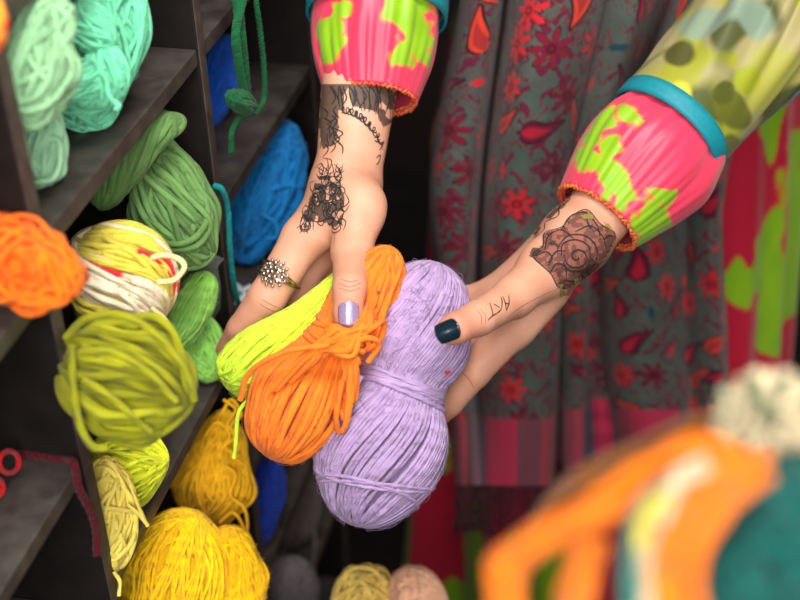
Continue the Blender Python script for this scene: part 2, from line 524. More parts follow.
# fingers
FINGERS = {
    'R_thumb': ([(352, 252, .962), (350, 287, .930), (348, 313, .917), (348, 321, .916)], [.0140, .0118, .0105, .0092]),
    'R_index': ([(304, 238, .992), (267, 298, .990), (243, 330, 1.002), (228, 350, 1.014)], [.0158, .0142, .0122, .0092]),
    'R_middle': ([(316, 252, 1.022), (287, 317, 1.032), (268, 352, 1.032), (256, 374, 1.030)], [.0138, .0122, .0108, .0085]),
    'R_ring': ([(332, 262, 1.042), (308, 325, 1.046), (292, 358, 1.042), (280, 380, 1.036)], [.0130, .0116, .0102, .0082]),
    'R_pinky': ([(346, 266, 1.056), (330, 315, 1.058), (320, 338, 1.052), (311, 356, 1.046)], [.0118, .0102, .0092, .0075]),
    'L_thumb': ([(514, 297, .955), (479, 318, .920), (456, 328, .905), (449, 331, .903)], [.0143, .0122, .0108, .0094]),
    'L_index': ([(512, 328, 1.002), (474, 371, 1.000), (449, 402, 1.010), (434, 420, 1.020)], [.0150, .0128, .0110, .0086]),
    'L_middle': ([(505, 316, 1.025), (456, 350, 1.040), (425, 372, 1.044), (405, 388, 1.042)], [.0142, .0124, .0110, .0088]),
    'L_ring': ([(500, 304, 1.04), (452, 322, 1.052), (424, 338, 1.054), (404, 350, 1.050)], [.0135, .0118, .0104, .0084]),
    'L_pinky': ([(497, 292, 1.05), (463, 300, 1.060), (444, 308, 1.062), (428, 316, 1.060)], [.0120, .0104, .0094, .0076]),
}
for nme, (j, r) in FINGERS.items():
    pts = [P(*q) for q in j]
    for i in range(len(pts) - 1):
        cone(pts[i], pts[i + 1], r[i], r[i + 1], 0.006 if i == 0 else 0.003)


def spaced(lo, hi, flo, fhi, fine, coarse):
    a = np.arange(flo, fhi, fine)
    l = flo - np.cumsum(np.minimum(fine * 1.25 ** np.arange(1, 400), coarse))
    h = a[-1] + np.cumsum(np.minimum(fine * 1.25 ** np.arange(1, 400), coarse))
    return np.concatenate([l[l > lo][::-1], a, h[h < hi]])


def body_surface(fine=0.0016):
    allp = np.array([q[0] for q in prims] + [q[1] for q in prims])
    lo, hi = allp.min(0) - 0.14, allp.max(0) + 0.14
    hp = np.array([P(*q) for j, _ in FINGERS.values() for q in j] + [W_R, W_L, W_R + (E_R - W_R) * .25, W_L + (E_L - W_L) * .25])
    flo, fhi = hp.min(0) - 0.026, hp.max(0) + 0.026
    ax = [spaced(lo[i], hi[i], flo[i], fhi[i], fine, 0.011) for i in range(3)]
    D = np.full([len(a) for a in ax], 0.3, np.float32)
    for a, b, ra, rb, k in prims:
        mg = max(ra, rb) + max(0.02, 2.2 * k)
        l = np.minimum(a, b) - mg; h = np.maximum(a, b) + mg
        sl = tuple(slice(max(0, np.searchsorted(ax[i], l[i]) - 1), np.searchsorted(ax[i], h[i]) + 1) for i in range(3))
        g = [ax[i][sl[i]].astype(np.float32) for i in range(3)]
        x = g[0][:, None, None] - np.float32(a[0]); y = g[1][None, :, None] - np.float32(a[1]); z = g[2][None, None, :] - np.float32(a[2])
        ab = (b - a).astype(np.float32)
        t = np.clip((x * ab[0] + y * ab[1] + z * ab[2]) / np.float32(ab @ ab), 0, 1)
        d = np.sqrt((x - t * ab[0]) ** 2 + (y - t * ab[1]) ** 2 + (z - t * ab[2]) ** 2) - (np.float32(ra) + t * np.float32(rb - ra))
        o = D[sl]
        hh = np.maximum(k - np.abs(o - d), 0) / k
        D[sl] = np.minimum(o, d) - hh * hh * np.float32(k * 0.25)
    s = D < 0
    # surface nets
    nx, ny, nz = D.shape
    cnt = np.zeros((nx - 1, ny - 1, nz - 1), np.uint8)
    cor = [(i, j, k) for i in (0, 1) for j in (0, 1) for k in (0, 1)]
    for i, j, k in cor: cnt += s[i:nx - 1 + i, j:ny - 1 + j, k:nz - 1 + k]
    act = np.argwhere((cnt > 0) & (cnt < 8))
    vid = np.full(cnt.shape, -1, np.int32); vid[tuple(act.T)] = np.arange(len(act))
    acc = np.zeros((len(act), 3)); num = np.zeros(len(act))
    for c1 in cor:
        for axn in range(3):
            if c1[axn]: continue
            c2 = list(c1); c2[axn] = 1
            i1 = act + c1; i2 = act + c2
            d1 = D[tuple(i1.T)]; d2 = D[tuple(i2.T)]
            m = (d1 < 0) != (d2 < 0)
            t = np.where(m, d1 / np.where(m, d1 - d2, 1), 0)
            q1 = np.stack([ax[n][i1[:, n]] for n in range(3)], 1); q2 = np.stack([ax[n][i2[:, n]] for n in range(3)], 1)
            acc += np.where(m[:, None], q1 + (q2 - q1) * t[:, None], 0); num += m
    V = acc / num[:, None]
    F = []
    for axn in range(3):
        o1, o2 = [(1, 2), (2, 0), (0, 1)][axn]
        sh = [slice(None)] * 3; sh2 = [slice(None)] * 3
        sh[axn] = slice(0, -1); sh2[axn] = slice(1, None)
        s1 = s[tuple(sh)]; s2 = s[tuple(sh2)]
        e = np.argwhere(s1 != s2)
        e = e[(e[:, o1] > 0) & (e[:, o2] > 0) & (e[:, o1] < D.shape[o1] - 1) & (e[:, o2] < D.shape[o2] - 1)]
        q = []
        for d1, d2 in ((-1, -1), (0, -1), (0, 0), (-1, 0)):
            c = e.copy(); c[:, o1] += d1; c[:, o2] += d2
            q.append(vid[tuple(c.T)])
        q = np.stack(q, 1)
        fl = ~s1[tuple(e.T)]
        q[fl] = q[fl][:, ::-1]
        F.append(q)
    F = np.concatenate(F)
    F = F[(F >= 0).all(1)]
    # light smoothing
    e = np.concatenate([F[:, [0, 1]], F[:, [1, 2]], F[:, [2, 3]], F[:, [3, 0]]])
    for _ in range(3):
        a2 = np.zeros_like(V); n2 = np.zeros(len(V))
        np.add.at(a2, e[:, 0], V[e[:, 1]]); np.add.at(a2, e[:, 1], V[e[:, 0]])
        np.add.at(n2, e[:, 0], 1); np.add.at(n2, e[:, 1], 1)
        V = V * 0.5 + 0.5 * a2 / n2[:, None]
    return V, F


BV, BF = body_surface()
bvh = BVHTree.FromPolygons([tuple(v) for v in BV], [tuple(f) for f in BF])

# skin tint: redder at joints, tips and between the fingers
tint = np.ones((len(BV), 3))
for nme, (j, r) in FINGERS.items():
    pts = [P(*q) for q in j]
    for i, amt, rad in ((1, .16, .015), (2, .12, .014), (3, .28, .017)):
        d = np.linalg.norm(BV - pts[i], axis=1)
        w = np.exp(-(d / rad) ** 2) * amt
        tint *= 1 - w[:, None] * np.array([0.25, 0.9, 0.9])
person = empty('person', AB(TC, 1.28, 0), 'person in pink green floral dress and paisley scarf with tattooed arms holding three yarn skeins', 'person')
body = MB().add(BV, BF, None, tint).build('body', skin_mat(), person)


def hit(px, py):
    d = Vector(ray(px, py)).normalized()
    loc, nor, _, _ = bvh.ray_cast(Vector(CAM), d, 3.0)
    if loc is None: return None, None
    if nor.dot(d) > 0: nor = -nor
    return np.array(loc), np.array(nor)


# ---- tattoos: thin ribbons and patches of ink lying on the skin
m_ink = plain_mat('tattoo_ink', srgb(44, 46, 46), 0.6, alpha=0.8, spec=0.2)
m_wash = plain_mat('tattoo_shading', srgb(62, 62, 60), 0.6, alpha=0.62, spec=0.2, noise=srgb(30, 33, 33), scale=260)
m_wash2 = plain_mat('tattoo_soft_shading', srgb(66, 54, 52), 0.6, alpha=0.30, spec=0.2)
m_rose = plain_mat('tattoo_rose', srgb(146, 58, 56), 0.6, alpha=0.50, spec=0.2, noise=srgb(96, 60, 60), scale=110)
m_leaf = plain_mat('tattoo_leaf', srgb(150, 140, 70), 0.6, alpha=0.7, spec=0.2)


def ink_lines(mb, lines, w=0.0011, off=0.00035):
    for ln in lines:
        ln = np.asarray(ln, float)
        L = np.linalg.norm(np.diff(ln, axis=0), axis=1).sum()
        q = catmull(ln, max(4, int(L / 1.3))) if len(ln) > 2 else np.linspace(ln[0], ln[-1], max(4, int(L / 1.3)))
        run = []

        def flush():
            if len(run) > 2:
                c = np.array([r[0] for r in run]); n = np.array([r[1] for r in run])
                tg = np.gradient(c, axis=0)
                sd = np.cross(n, tg); sd /= np.linalg.norm(sd, axis=1, keepdims=True) + 1e-12
                tw = np.sin(np.linspace(0.25, math.pi - 0.25, len(c)))[:, None] ** 0.5
                cc = c + n * off
                mb.grid(np.stack([cc - sd * w / 2 * tw, cc + sd * w / 2 * tw], 1))
        for x, y in q:
            p, n = hit(x, y)
            if p is None or (run and np.linalg.norm(p - run[-1][0]) > 0.008):
                flush(); run = []
                if p is None: continue
            run.append((p, n))
        flush()


def inside(poly, x, y):
    poly = np.asarray(poly); c = np.zeros(np.shape(x), bool)
    j = len(poly) - 1
    for i in range(len(poly)):
        xi, yi = poly[i]; xj, yj = poly[j]
        c ^= ((yi > y) != (yj > y)) & (x < (xj - xi) * (y - yi) / (yj - yi + 1e-9) + xi)
        j = i
    return c


def ink_patch(mb, poly, off=0.0002, step=1.2, hole=None):
    poly = np.asarray(poly, float)
    xs = np.arange(poly[:, 0].min(), poly[:, 0].max() + step, step); ys = np.arange(poly[:, 1].min(), poly[:, 1].max() + step, step)
    Q = np.zeros((len(xs), len(ys), 3)); ok = np.zeros((len(xs), len(ys)), bool)
    for i, x in enumerate(xs):
        for j, y in enumerate(ys):
            if not inside(poly, x, y): continue
            p, n = hit(x, y)
            if p is None: continue
            Q[i, j] = p + n * off; ok[i, j] = True
    m = ok[:-1, :-1] & ok[1:, :-1] & ok[1:, 1:] & ok[:-1, 1:]
    if hole is not None:
        X, Y = np.meshgrid(xs[:-1], ys[:-1], indexing='ij'); m &= ~hole(X, Y)
    d = np.linalg.norm(Q[1:, 1:] - Q[:-1, :-1], axis=2)
    m &= d < 0.012
    if m.any(): mb.grid(Q, None, None, mask=m)


rg = np.random.default_rng(11)
nz2 = lambda x, y, s: vnoise(np.stack([np.asarray(x, float), np.asarray(y, float), 0 * np.asarray(x, float) + s], -1), 0.12, s)
# forearm of the arm on the viewer's left
band = [(318, 84), (404, 84), (401, 100), (394, 122), (383, 128), (374, 112), (350, 106), (341, 112), (340, 128), (334, 146), (322, 150), (318, 120)]
pm = MB(); ink_patch(pm, band, hole=lambda X, Y: (nz2(X, Y, 1) > 0.62) & (X > 338)); pm.build('tattoo', m_wash, body)
lm = MB(); lines = []
for i in range(26):                                   # feathers fanning from the cuff
    x = 330 + i * 2.9
    lines.append([(x + rg.normal(0, 2), 86), (x + 3 + rg.normal(0, 2), 95 + rg.random() * 4), (x + rg.normal(4, 4), 104 + max(0, x - 350) * .32 + rg.random() * 5)])
for i in range(16):
    x, y = 322 + rg.random() * 16, 100 + rg.random() * 45
    lines.append([(x, y), (x + rg.normal(3, 4), y + 6), (x + rg.normal(0, 4), y + 13)])
t = np.linspace(0, 1, 60)                             # a curling line of script under the feathers
bx = 341 + 43 * t; by = 110 + 4 * t + 34 * t ** 2.4
lines.append(np.stack([bx + 2.4 * np.sin(t * 62), by + 3.4 * np.cos(t * 62)], 1))
lines.append(np.stack([bx + 1.5 * np.sin(t * 41 + 1), by + 2.8 * np.cos(t * 41 + 1)], 1))
lines.append([(374, 138), (378, 136), (378, 141), (382, 145), (379, 150)])
lines.append([(376, 158), (380, 155), (379, 161), (376, 165)])
lines.append([(374, 140), (377, 142), (380, 139)])
ink_lines(lm, lines, 0.0012)
lm.build('tattoo', m_ink, body)
fig = [(324, 160), (330, 157), (335, 166), (343, 170), (341, 184), (345, 196), (343, 226), (334, 228), (322, 222), (308, 228), (299, 230), (303, 212), (311, 196), (316, 178)]
pm = MB(); ink_patch(pm, fig, hole=lambda X, Y: (nz2(X * 1.6, Y * 1.6, 4) > 0.60) | (Y < 176)); pm.build('tattoo', m_wash, body)
lm = MB(); lines = []
for i in range(70):
    while True:
        x, y = 298 + rg.random() * 50, 158 + rg.random() * 72
        if inside(fig, x, y): break
    a = rg.random() * 6.28; r = rg.uniform(3, 8)
    lines.append([(x + r * math.cos(a + u * 1.6) * (1 - .2 * u), y + r * math.sin(a + u * 1.6)) for u in range(4)])
lines += [[(327, 158), (329, 170), (325, 180), (318, 190)], [(334, 164), (340, 170), (341, 178), (336, 184), (330, 180), (331, 172)],
          [(343, 184), (338, 194), (344, 204), (337, 214), (343, 226)], [(318, 190), (330, 186), (342, 190)], [(312, 200), (326, 203), (340, 200)],
          [(304, 216), (318, 222), (330, 218), (342, 224)], [(310, 204), (308, 216), (300, 228)]]
ink_lines(lm, lines, 0.0009)
lm.build('tattoo', m_ink, body)
# rose on the wrist of the other arm
rose = catmull([(572, 215), (587, 210), (600, 224), (614, 233), (613, 246), (601, 265), (586, 280), (561, 288), (550, 273), (533, 256), (543, 246), (545, 233), (562, 227), (572, 215)], 60)
pm = MB(); ink_patch(pm, rose, step=1.3); pm.build('tattoo', m_rose, body)['label'] = 'muted red rose tattoo on the wrist'
sp = np.array([577.0, 257.0])
lines = [rose]
lines.append([sp + [(1 + 1.05 * i) * math.cos(i * .8), (1 + 1.05 * i) * math.sin(i * .8) * .95] for i in range(13)])
lines += [[(545, 250), (548, 237), (561, 230), (574, 239)], [(562, 229), (570, 217), (585, 213), (597, 226), (600, 240)], [(575, 232), (590, 226), (602, 236), (606, 249)],
          [(558, 247), (568, 236), (585, 236), (596, 247), (595, 262), (585, 272)], [(548, 263), (556, 252), (566, 251)], [(550, 273), (556, 264), (565, 267), (566, 280)],
          [(564, 280), (579, 281), (592, 272), (601, 262)], [(561, 256), (563, 244), (576, 240), (588, 246), (590, 258)], [(563, 262), (568, 270), (580, 271), (589, 264)],
          [(537, 256), (546, 252), (552, 258), (548, 266)], [(586, 214), (588, 224), (594, 232)], [(603, 240), (608, 236), (612, 236)]]
lm = MB(); ink_lines(lm, lines, 0.0014); lm.build('tattoo', m_ink, body); lines = []
for i in range(26):
    a_ = rg.random() * 6.28; r_ = rg.uniform(12, 34)
    q_ = np.array([575.0, 250.0]) + [r_ * math.cos(a_), r_ * math.sin(a_) * .9]
    if inside(rose, q_[0], q_[1]): lines.append([q_ + np.array([math.cos(a_), math.sin(a_)]) * u_ for u_ in (0, 2, 4.5)])
lm = MB(); ink_lines(lm, lines, 0.0007)
lm.build('tattoo', m_ink, body)
pm = MB(); ink_patch(pm, rose, off=.0003, hole=lambda X, Y: (nz2(X * 2.2, Y * 2.2, 12) > .5)); pm.build('tattoo', m_wash2, body)
pm = MB()
ink_patch(pm, [(528, 256), (534, 240), (552, 236), (560, 246), (556, 262), (545, 268)], off=.0004, hole=lambda X, Y: nz2(X, Y, 6) > .5)
pm.build('tattoo', m_wash, body); pm = MB()
ink_patch(pm, [(556, 268), (600, 262), (612, 250), (600, 276), (575, 296), (560, 296)], off=.0004, hole=lambda X, Y: nz2(X, Y, 7) > .62)
pm.build('tattoo', m_wash2, body); pm = MB()
ink_patch(pm, [(572, 178), (580, 184), (566, 206), (548, 222), (536, 236), (530, 234), (548, 212), (562, 192)], off=.0004, hole=lambda X, Y: nz2(X, Y, 8) > .6)
pm.build('tattoo', m_wash, body)
lm = MB(); ink_lines(lm, [[(568, 184), (570, 200), (560, 206), (558, 216), (546, 222), (544, 230), (534, 238)]], 0.0012); lm.build('tattoo', m_ink, body)
for q_ in ([(578, 216), (590, 212), (596, 219), (584, 220)], [(600, 220), (610, 224), (614, 236), (608, 230)], [(559, 284), (563, 284), (562, 298), (558, 296)], [(574, 278), (578, 276), (578, 290), (574, 290)]):
    pm = MB(); ink_patch(pm, q_, off=.0005)
    if pm.n: pm.build('tattoo', m_leaf, body)
# the word ART on the thumb, read from the wearer's side
lm = MB()
ink_lines(lm, [[(489.5, 303), (491.5, 309), (492.5, 316)], [(487.5, 320.5), (492, 316), (497, 313)], [(493, 304), (496, 305.5), (500, 308)],
               [(501, 297), (501.8, 302), (501.3, 308)], [(501.3, 308), (499.5, 311), (497, 313)],
               [(502.6, 296.4), (505, 303), (506, 310.5)], [(508.4, 295.5), (508.8, 303), (506, 310.5)], [(504, 302), (506.5, 304), (508.6, 303)]], 0.0010)
lm.build('tattoo', m_ink, body)


# fine skin creases over the joints
m_crease = plain_mat('skin_crease', srgb(176, 104, 82), 0.6, alpha=0.45, spec=0.2)
for ln in ([(338, 283), (349, 287), (361, 283)], [(339, 288), (350, 291), (360, 288)], [(340, 279), (350, 282), (358, 280)], [(334, 226), (335, 238), (333, 250)],
           [(476, 309), (481, 316), (481, 325)], [(480, 308), (485, 316), (485, 324)], [(567, 284), (545, 294), (522, 306), (506, 318)], [(462, 372), (469, 379), (474, 388)],
           [(259, 303), (267, 308), (276, 312)], [(262, 299), (270, 304), (279, 308)]):
    lm = MB(); ink_lines(lm, [ln], 0.0008)
    if lm.n: lm.build('skin_crease', m_crease, body)


# ---- nails
def nail(px, py, ux, uy, wl, wd, mat, label, ndir=None):
    p, n = hit(px, py)
    q, _ = hit(px + ux * 4, py + uy * 4)
    q2, _ = hit(px - ux * 4, py - uy * 4)
    U = unit((q if q is not None else p) - (q2 if q2 is not None else p))
    Nn = unit(n + TOCAM * 0.6); Nn = unit(Nn - (Nn @ U) * U); Vv = np.cross(Nn, U)
    a = np.linspace(-1, 1, 15); G = np.zeros((15, 15, 3)); 
    for i, u in enumerate(a):
        for j, v in enumerate(a):
            hw = wd * (1 - 0.10 * max(0, u) ** 2) * (1 if u > -.5 else math.sqrt(max(0.0, 1 - ((-.5 - u) / .5) ** 2 * .75)))
            y = v * hw
            x = u * wl * (1 - .12 * v * v * (1 if u > 0 else .5))
            G[i, j] = p + U * x + Vv * y + Nn * (0.0009 - y * y / (2 * 0.0072) - 0.3 * x * abs(x) / (2 * .02))
    o = MB().grid(G).build('fingernail', mat, body)
    o['label'] = label
    sm = o.modifiers.new('solid', 'SOLIDIFY'); sm.thickness = 0.0009; sm.offset = -1
    return o


def glitter(name, c1, c2, metal):
    m, nt, b = new_mat(name)
    tc = N(nt, 'ShaderNodeTexCoord'); vo = N(nt, 'ShaderNodeTexVoronoi'); vo.inputs['Scale'].default_value = 2600
    nt.links.new(tc.outputs['Object'], vo.inputs['Vector'])
    mx = N(nt, 'ShaderNodeMix', data_type='RGBA'); nt.links.new(vo.outputs['Color'], mx.inputs[0])
    mx.inputs[6].default_value = (*c1, 1); mx.inputs[7].default_value = (*c2, 1)
    nt.links.new(mx.outputs[2], b.inputs['Base Color'])
    b.inputs['Roughness'].default_value = 0.22; b.inputs['Metallic'].default_value = metal; b.inputs['Coat Weight'].default_value = 0.6
    return m


nail(348.5, 313.5, 0, 1, 0.0082, 0.0064, glitter('lilac_polish', srgb(150, 130, 178), srgb(196, 172, 206), .35), 'glittery lilac painted nail')
nail(448, 331, -.93, .37, 0.0085, 0.0066, glitter('navy_polish', srgb(14, 26, 40), srgb(24, 52, 66), .3), 'dark navy painted nail')

# ---- ring on the index finger
m_silver = plain_mat('aged_silver', srgb(214, 205, 196), 0.28, metal=1.0, noise=srgb(150, 140, 132), scale=300)
fa, fb = P(304, 238, .992), P(267, 298, .990)
rt = unit(fb - fa)
ndir = hit(284, 280)[1]; ndir = unit(ndir - (ndir @ rt) * rt); nside = np.cross(rt, ndir)
rcn = fa + rt * ((hit(284, 279)[0] - fa) @ rt)
rr = 0.0164
mb = MB()
for s in (-1, 1):
    th = np.linspace(0, 2 * np.pi, 64, endpoint=False)
    w = np.cos(th - 1.2) * .5 + .5
    pth = rcn + rt * (s * 0.0048 * w ** 2)[:, None] + rr * (np.cos(th)[:, None] * ndir + np.sin(th)[:, None] * nside)
    tubes(mb, pth[None], 0.0013, 8, True)
ring = mb.build('ring', m_silver, person); ring['label'] = 'silver ring with a beaded flower head'
mb = MB()
top = unit(ndir * math.cos(1.2) + nside * math.sin(1.2))
if hit(271, 279)[0] is not None:
    t2 = hit(271, 279)[0] - rcn; t2 = unit(t2 - (t2 @ rt) * rt); 
    top = t2
side2 = np.cross(rt, top)


def sphere(mb, c, r, n=8):
    th = np.linspace(0.01, np.pi - 0.01, n); ph = np.linspace(0, 2 * np.pi, 2 * n, endpoint=False)
    A, B_ = np.meshgrid(th, ph, indexing='ij')
    mb.grid(np.stack([np.sin(A) * np.cos(B_), np.sin(A) * np.sin(B_), np.cos(A)], -1) * r + c, closed=True)


for rad_, cnt_, h_, br in ((0.0, 1, .0046, .0020), (.0038, 6, .0037, .0018), (.0073, 10, .0022, .0017), (.0097, 13, .0006, .0013)):
    for i in range(cnt_):
        a = i / cnt_ * 6.283 + rad_ * 300
        sphere(mb, rcn + top * (rr + h_ - .0004) + rt * rad_ * math.cos(a) + side2 * rad_ * math.sin(a) - top * (rad_ * math.sin(a)) ** 2 / (2 * .014), br)
mb.build('bead', m_silver, ring)

# ------------------------------------------------------------------ clothes
SATIN = cloth_mat('satin', rough=0.42, spec=0.4, sheen=0.15, bump=0.06)
DRESS = cloth_mat('dress_cloth', rough=0.55, spec=0.3, sheen=0.2, bump=0.1)
SHAWL = cloth_mat('woven_shawl', rough=0.9, spec=0.1, sheen=0.1, weave=1600, bump=0.5)
COTTON = cloth_mat('printed_cotton', rough=0.55, spec=0.35, sheen=0.1, bump=0.1)
TEAL = plain_mat('teal_trim', srgb(0, 124, 138), 0.6, noise=srgb(4, 132, 146), scale=300, bump=0.1)
PINK = srgb(226, 56, 88); ROSE = srgb(186, 16, 50); LEAF = srgb(140, 186, 20); LEAF2 = srgb(120, 168, 14); GOLD = srgb(196, 150, 20)


def frames(axis):
    tg = np.gradient(axis, axis=0); tg /= np.linalg.norm(tg, axis=1, keepdims=True)
    u = TOCAM - (TOCAM @ tg[0]) * tg[0]; u /= np.linalg.norm(u)
    A = []; B = []
    for k in range(len(axis)):
        u = u - (u @ tg[k]) * tg[k]; u /= np.linalg.norm(u)
        A.append(u); B.append(np.cross(tg[k], u))
    return tg, np.array(A), np.array(B)


def floral(p, seed, thr=0.60, freq=26, base=PINK, blots=()):
    """green leaf blotches with a thin golden rim on a pink ground"""
    w = p + 0.006 * np.stack([vnoise(p, 90, 1) - .5, vnoise(p, 90, 2) - .5, vnoise(p, 90, 3) - .5], -1)
    f = vnoise(w, freq, seed) + 0.25 * (vnoise(w, freq * 3, seed + 2) - .5) - thr
    for c, r in blots:                                # leaves placed on the side that faces the viewer
        u = unit(c - CAM); q = w - CAM
        d = np.linalg.norm(q - (q @ u)[..., None] * u, axis=-1) + (np.linalg.norm(q, axis=-1) > np.linalg.norm(c - CAM) + .035)
        f = np.maximum(f, (r * 1.12 - d) * 12 + 0.13 * (vnoise(w, 130, seed + 9) - .5))
    g = np.clip(f / 0.012, 0, 1)[..., None]
    rim = np.clip((f + 0.02) / 0.012, 0, 1)[..., None]
    green = LEAF + (LEAF2 - LEAF) * vnoise(p, 60, 8)[..., None]
    c = np.asarray(base) * (1 + 0 * f[..., None])
    c = c * (1 - rim * .6) + GOLD * rim * .6
    return c * (1 - g) + green * g


def sleeve(name, axis_pts, rads, paint, mat, ns=150, nt=220, fold=None, droop=0.0, parent=person, thick=0.0012, squash=1.0):
    ax = catmull(axis_pts, 900)
    al_ = np.concatenate([[0], np.cumsum(np.linalg.norm(np.diff(ax, axis=0), axis=1))])
    ax = np.stack([np.interp(np.linspace(0, al_[-1], ns), al_, ax[:, i]) for i in range(3)], 1); tg, A, B = frames(ax)
    s = np.linspace(0, 1, ns); th = np.linspace(0, 2 * np.pi, nt, endpoint=False)
    r = catmull(np.stack([np.array([q[0] for q in rads]), np.array([q[1] for q in rads]), 0 * np.array([q[0] for q in rads])], 1), 400)
    rad = np.interp(s, r[:, 0], r[:, 1])
    S, TH = np.meshgrid(s, th, indexing='ij')
    RR = rad[:, None] * (1 + (fold(S, TH) if fold is not None else 0))
    G = ax[:, None] + RR[..., None] * (np.cos(TH)[..., None] * A[:, None] + squash * np.sin(TH)[..., None] * B[:, None])
    if droop:
        G[..., 2] -= droop * (np.sin(np.clip(S * 1.5, 0, 1) * np.pi) * np.clip(rad / rad.max(), 0, 1)[:, None])
    o = MB().grid(G, None, paint(G, S, TH), closed=True).build(name, mat, parent)
    m = o.modifiers.new('solid', 'SOLIDIFY'); m.thickness = thick; m.offset = 1
    return o, ax


def ruche(amp, n, seed):
    """gathers that are strong at the elastic and fade up the sleeve"""
    rg = np.random.default_rng(seed); ph = rg.random(6) * 6.28

    def f(S, TH):
        e = np.exp(-((S - .05) / .07) ** 2)
        fade = np.clip(S * 6, 0, 1)
        fine = sum(np.sin(k * TH + ph[i] + 3 * np.sin(2 * TH + i) + 6 * S) for i, k in enumerate((n, int(n * .62), int(n * .4)))) / 3
        q = TH + 1.2 * S * np.sin(2 * TH + ph[3])
        mid = sum(np.sin(k * q + ph[(i + 2) % 6] + 4 * np.sin(3 * S + i)) / (1 + .15 * i) for i, k in enumerate((5, 8, 13, 19)))
        return amp * (e * .32 * fine + (.30 * mid) * fade * np.exp(-S * 1.5) + .2 * fade * np.sin(3 * TH + ph[1] + 5 * S))
    return f


# pink floral sleeves with elastic cuffs
fd = unit(E_R - W_R)
c_R = P(371, 95, 1.035)
fd = unit(P(377, 10, 1.050) - c_R)
axR = [c_R - fd * .003, c_R + fd * .012, c_R + fd * .05, E_R * .4 + c_R * .6, E_R + AB(0, 0, .004), E_R * .55 + S_R * .45, S_R]
blR = [(P(332, 30, 1.0), .010), (P(336, 42, 1.0), .009), (P(330, 52, 1.0), .005), (P(400, 8, 1.0), .012), (P(411, 24, 1.0), .009), (P(415, 42, 1.0), .010), (P(402, 55, 1.0), .008), (P(422, 55, 1.0), .006), (P(344, 10, 1.0), .006), (P(419, 6, 1.0), .006)]
sl, ax_r = sleeve('sleeve', axR, [(0, .0345), (.03, .0385), (.08, .0450), (.15, .0485), (.25, .047), (.4, .042), (.75, .048), (1, .060)],
       lambda G, S, TH: floral(G, 3, thr=1.2, blots=blR), SATIN, fold=ruche(.085, 34, 1), droop=.003, ns=260)
fl = unit(E_L - W_L)
c_L = P(600, 214, 1.030)
fl = unit(P(671, 128, 1.050) - c_L)
axL = [c_L - fl * .003, c_L + fl * .012, c_L + fl * .05, E_L * .4 + c_L * .6, E_L + AB(0, 0, .004), E_L * .55 + S_L * .45, S_L]
blL = [(P(613, 172, 1.0), .009), (P(616, 182, 1.0), .009), (P(608, 196, 1.0), .006), (P(622, 197, 1.0), .007), (P(588, 158, 1.0), .009), (P(610, 150, 1.0), .008), (P(603, 120, 1.0), .008), (P(594, 140, 1.0), .005), (P(662, 198, 1.0), .007), (P(655, 215, 1.0), .010), (P(648, 232, 1.0), .011), (P(640, 243, 1.0), .009), (P(665, 222, 1.0), .006), (P(630, 116, 1.0), .007)]
sr_, ax_l = sleeve('sleeve', axL, [(0, .0355), (.03, .0410), (.08, .0495), (.12, .0520), (.165, .0455), (.21, .040), (.45, .038), (.75, .046), (1, .060)],
       lambda G, S, TH: floral(G, 5, thr=1.2, blots=blL), SATIN, fold=ruche(.085, 36, 4), droop=.006, ns=260)
# stitched elastic edge of each cuff
EDGE = plain_mat('cuff_stitching', srgb(214, 34, 62), 0.7, noise=srgb(200, 130, 30), scale=160)
for cc, d_, rr_ in ((c_R, fd, .0342), (c_L, fl, .0352)):
    th = np.linspace(0, 2 * np.pi, 240, endpoint=False)
    u_ = unit(TOCAM - (TOCAM @ d_) * d_); v_ = np.cross(d_, u_)
    mb = MB()
    for s_ in (0.000, 0.0035):
        r_ = rr_ + .0012 * np.sin(th * 46 + s_ * 900)
        tubes(mb, (cc + d_ * (s_ - .004) + d_ * (.0010 * np.sin(th * 60))[:, None] + r_[:, None] * (np.cos(th)[:, None] * u_ + np.sin(th)[:, None] * v_))[None], .0013, 6, True)
    mb.build('cuff_edge', EDGE, sl if cc is c_R else sr_)


# loose printed over-sleeves with a teal band
def vest_paint(G, S, TH):
    w = G + 0.01 * np.stack([vnoise(G, 40, 21) - .5, vnoise(G, 40, 22) - .5, vnoise(G, 40, 23) - .5], -1)
    c = srgb(152, 142, 92) * np.ones(G.shape[:2] + (1,))
    for fr, thr, sd, col, soft in ((24, .48, 31, srgb(150, 148, 50), .16), (36, .58, 33, srgb(146, 148, 30), .06), (34, .62, 35, srgb(92, 100, 20), .08),
                                   (30, .60, 37, srgb(56, 66, 22), .10), (22, .70, 39, srgb(120, 140, 120), .10), (20, .84, 41, srgb(196, 90, 40), .05)):
        a = np.clip((vnoise(w, fr, sd) - thr) / soft, 0, 1)[..., None] * .9
        c = c * (1 - a) + col * a
    for q, r, col in VBL:
        u = unit(q - CAM); v = w - CAM
        d = np.linalg.norm(v - (v @ u)[..., None] * u, axis=-1) + (np.linalg.norm(v, axis=-1) > np.linalg.norm(q - CAM) + .04)
        a = np.clip((r - d) / .003, 0, 1)[..., None]
        c = c * (1 - a) + col * a
    return c


OL = srgb(140, 146, 20); OD = srgb(88, 92, 14)
VBL = [(P(680, 92, 1.02), .011, srgb(190, 178, 40)), (P(695, 112, 1.02), .009, OL), (P(708, 132, 1.02), .011, OL), (P(728, 145, 1.03), .010, OD),
       (P(735, 112, 1.03), .014, OD), (P(726, 98, 1.03), .010, srgb(70, 76, 14)), (P(682, 52, 1.04), .012, srgb(70, 70, 20)), (P(748, 82, 1.05), .012, OL)]


